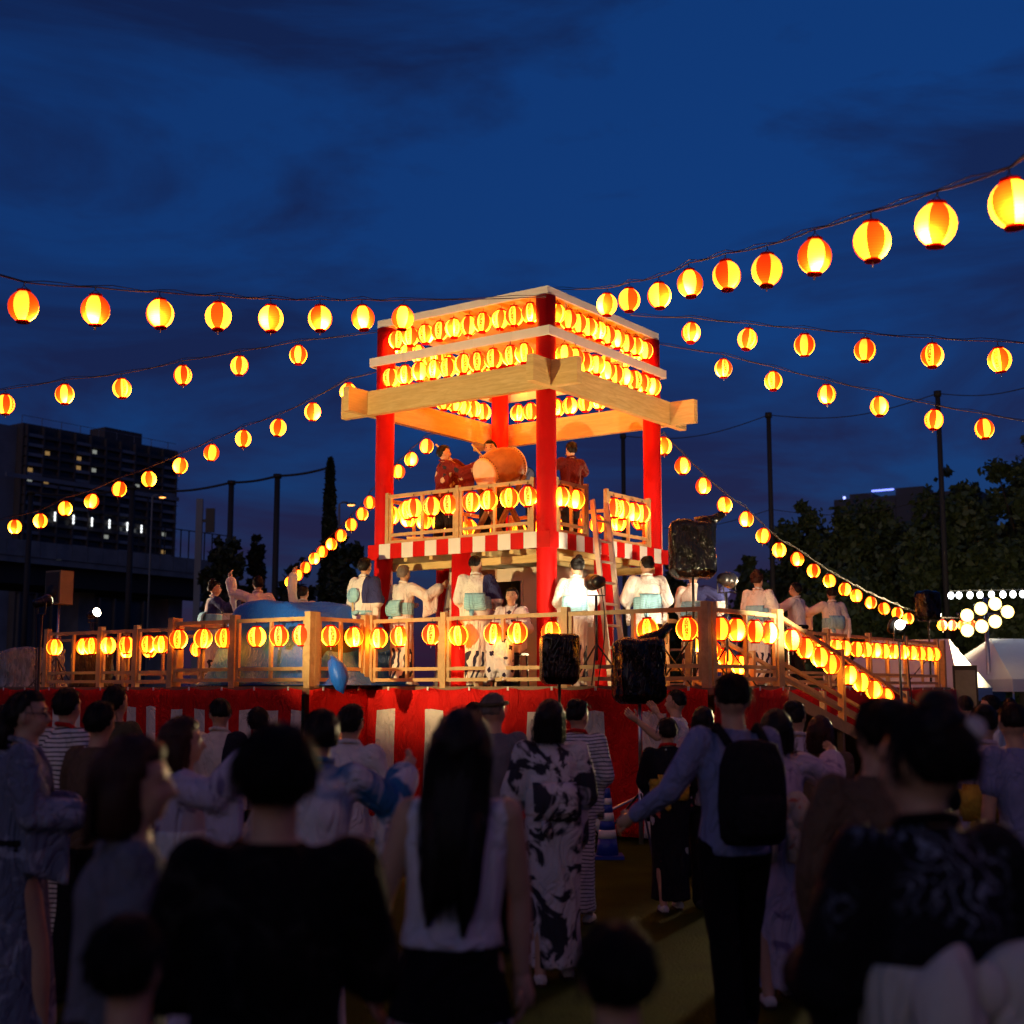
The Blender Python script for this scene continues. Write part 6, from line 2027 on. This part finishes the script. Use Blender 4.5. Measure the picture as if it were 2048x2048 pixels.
person('woman with brown bobbed hair in a mottled mauve robe, dancing sideways', 372, 6.2, 1.56, -HP * .8, mat=CL_PURPLE, obi=CL_WHITE, bow='drum', hair='bob', hmat=H_BROWN, armL='front', armR='dance', seed=26, group=CG, near=True, stride=.15)
person('man in a pale blue shirt at the edge of the crowd beside the tents', 2040, 7.6, 1.62, .3, outfit='tee', mat=CL_LBLUE, hair='crop', armL='rest', armR='front', seed=27, group=CG)
person('woman in a mottled pale robe moving past the tents', 1962, 8.2, 1.60, -.4, mat=CL_PURPLE, obi=CL_OBIYEL, bow='drum', hair='bun', armL='dance', armR='front', seed=28, group=CG)
person('man in a white T-shirt facing the tents, side face lit', 1985, 13.0, 1.64, HP * .9, outfit='tee', mat=CL_WHITE, hair='crop', armL='front', armR='front', seed=29, group=CG, face=True)
person('person in a brown top near the foot of the ramp', 1640, 9.0, 1.51, -.2, outfit='tee', mat=CL_BROWN, hair='bob', hmat=H_BROWN, armL='front', armR='front', seed=30, group=CG)
person('dark-haired person in a black top behind the topknot', 1805, 6.6, 1.62, .1, outfit='tee', mat=CL_BLACK, hair='short', armL='rest', armR='rest', seed=31, group=CG)
person('person in a grey shirt below the long ramp railing', 1880, 11.5, 1.60, -.3, outfit='shirt', mat=CL_GREY, hair='short', armL='front', armR='rest', seed=32, group=CG)
person('person in a white top further off below the dark cabinet', 1935, 15.5, 1.62, .4, outfit='tee', mat=CL_WHITE, hair='short', armL='front', armR='front', seed=33, group=CG)
person('woman in a pale robe far off under the tent edge', 2022, 18.0, 1.58, .2, mat=CL_LAVEND, obi=CL_OBIORANGE, hair='bun', armL='front', armR='front', seed=34, group=CG)
person('person in a light shirt looking at the wrapped speakers', 1410, 10.8, 1.55, .0, outfit='tee', mat=CL_LAVEND, hair='bob', armL='front', armR='front', seed=35, group=CG)
person('dark-haired person behind the long-haired woman, close to the curtain', 935, 11.2, 1.585, .1, outfit='tee', mat=CL_BLACK, hair='short', armL='front', armR='front', seed=36, group=CG)

# --- dancers and helpers on the stage
DG = 'dancers on the stage'
person('dancer in white with a pale blue round fan tucked behind, beside the tarpaulin', 724, 18.1, 1.74, -.55, DECK, mat=CL_STAGE, obi=CL_OBIBLUE, bow='sash', hair='short', armL='front', armR='front', seed=51, group=DG, extra='fan')
person('grey-haired dancer in white yukata in front of the tower pillar', 803, 18.15, 1.645, -.75, DECK, mat=CL_STAGE2, obi=CL_OBIBLUE, bow='drum', hair='short', hmat=H_GREY, armL='front', armR='dance', seed=52, group=DG)
person('man in white yukata with a navy shoulder, in front of the booth door', 956, 17.15, 1.68, -.15, DECK, mat=CL_STAGE, obi=CL_OBIBLUE, bow='drum', hair='crop', armL='front', armR='front', seed=53, group=DG, build=1.05)
person('woman seated on a stool in a yukata with dark flowers, by the booth door', 1022, 16.95, 1.56, math.pi * .88, DECK, mat=CL_STARS, obi=CL_BLACK, bow='sash', hair='short', armL='front', armR='clasp', seed=54, group=DG, seat=.42, face=True)
person('brightly lit dancer in white beside the can lamp and ladder', 1150, 16.75, 1.60, -.25, DECK, mat=CL_STAGE2, obi=CL_OBIBLUE, bow='drum', hair='updo', armL='front', armR='front', seed=55, group=DG)
person('dazzlingly lit dancer in white under the end of the striped balcony', 1298, 16.9, 1.64, .1, DECK, mat=CL_STAGE2, obi=CL_OBIBLUE, bow='drum', hair='bun', armL='front', armR='front', seed=56, group=DG, build=1.08)
person('dancer in white half hidden by the bagged speaker pole', 1388, 17.6, 1.56, -.3, DECK, mat=CL_STAGE, obi=CL_OBIBLUE, bow='drum', hair='crop', armL='front', armR='dance', seed=57, group=DG, lean=.08)
person('dancer in white with brown hair past the shiny can lamp', 1521, 20.2, 1.72, -.5, DECK, mat=CL_STAGE2, obi=CL_OBIBLUE, bow='drum', hair='updo', hmat=H_BROWN, armL='front', armR='front', seed=58, group=DG)
person('man in white happi and spectacles turned away, behind the ramp rail', 1598, 21.6, 1.69, HP * .6, DECK, outfit='happi', mat=CL_WHITE, hair='short', armL='dance', armR='front', seed=59, group=DG, obi=CL_BLACK, bow='sash', glasses=True, face=True)
person('dancer in white with a bright blue obi above the long railing', 1668, 22.6, 1.69, .25, DECK, mat=CL_STAGE2, obi=CL_OBIBLUE, bow='drum', hair='bun', armL='dance', armR='rest', seed=60, group=DG, lean=.05)
person('dancer in white seen from the side behind the tarpaulin end', 420, 20.6, 1.62, -HP * .7, DECK, mat=CL_STAGE, obi=CL_OBIBLUE, bow='drum', hair='updo', armL='front', armR='dance', seed=61, group=DG, face=True)
person('dancer in white raising one bent arm behind the blue tarpaulin', 512, 19.7, 1.63, .3, DECK, mat=CL_STAGE2, obi=CL_OBIBLUE, bow='drum', hair='short', armL='half_up', armR='rest', seed=62, group=DG)
person('dancer in white with one straight arm high, beside the lantern rope end', 600, 19.9, 1.50, -.2, DECK, mat=CL_STAGE2, obi=CL_OBIBLUE, bow='drum', hair='short', armL='up', armR='rest', seed=63, group=DG, lean=.10)
# --- musicians on the balcony
MG = 'musicians on the balcony'
BF = Z_SB + 0.10
person('drummer in a red and white patterned coat beside the big drum', 886, 19.1, 1.62, -HP * .8, BF, outfit='happi', mat=CL_DRUM, hair='short', armL='drum', armR='drum', seed=71, group=MG, extra='sticks', face=True, obi=CL_BLACK, bow='sash')
person('drummer standing behind the big drum, dark head above the barrel', 985, 19.55, 1.78, math.pi * .8, BF, outfit='happi', mat=CL_WINE, hair='short', armL='drum', armR='dance', seed=72, group=MG, extra='sticks', face=True, obi=CL_BLACK, bow='sash')
person('flute player in a wine red coat between the pillar and the ladder', 1143, 18.55, 1.58, .5, BF, outfit='happi', mat=CL_WINE, hair='short', armL='flute', armR='flute', seed=73, group=MG, extra='flute', obi=CL_BLACK, bow='sash')

# --- finish all the queued surfaces in one pass
dg = bpy.context.evaluated_depsgraph_get()
done = []
for o, fin in QUEUE:
    done.append((o, bpy.data.meshes.new_from_object(o.evaluated_get(dg)), fin))
for o, me, fin in done:
    src = o.data
    bpy.data.objects.remove(o)
    bpy.data.meshes.remove(src)
    me.materials.clear()
    fin(me)
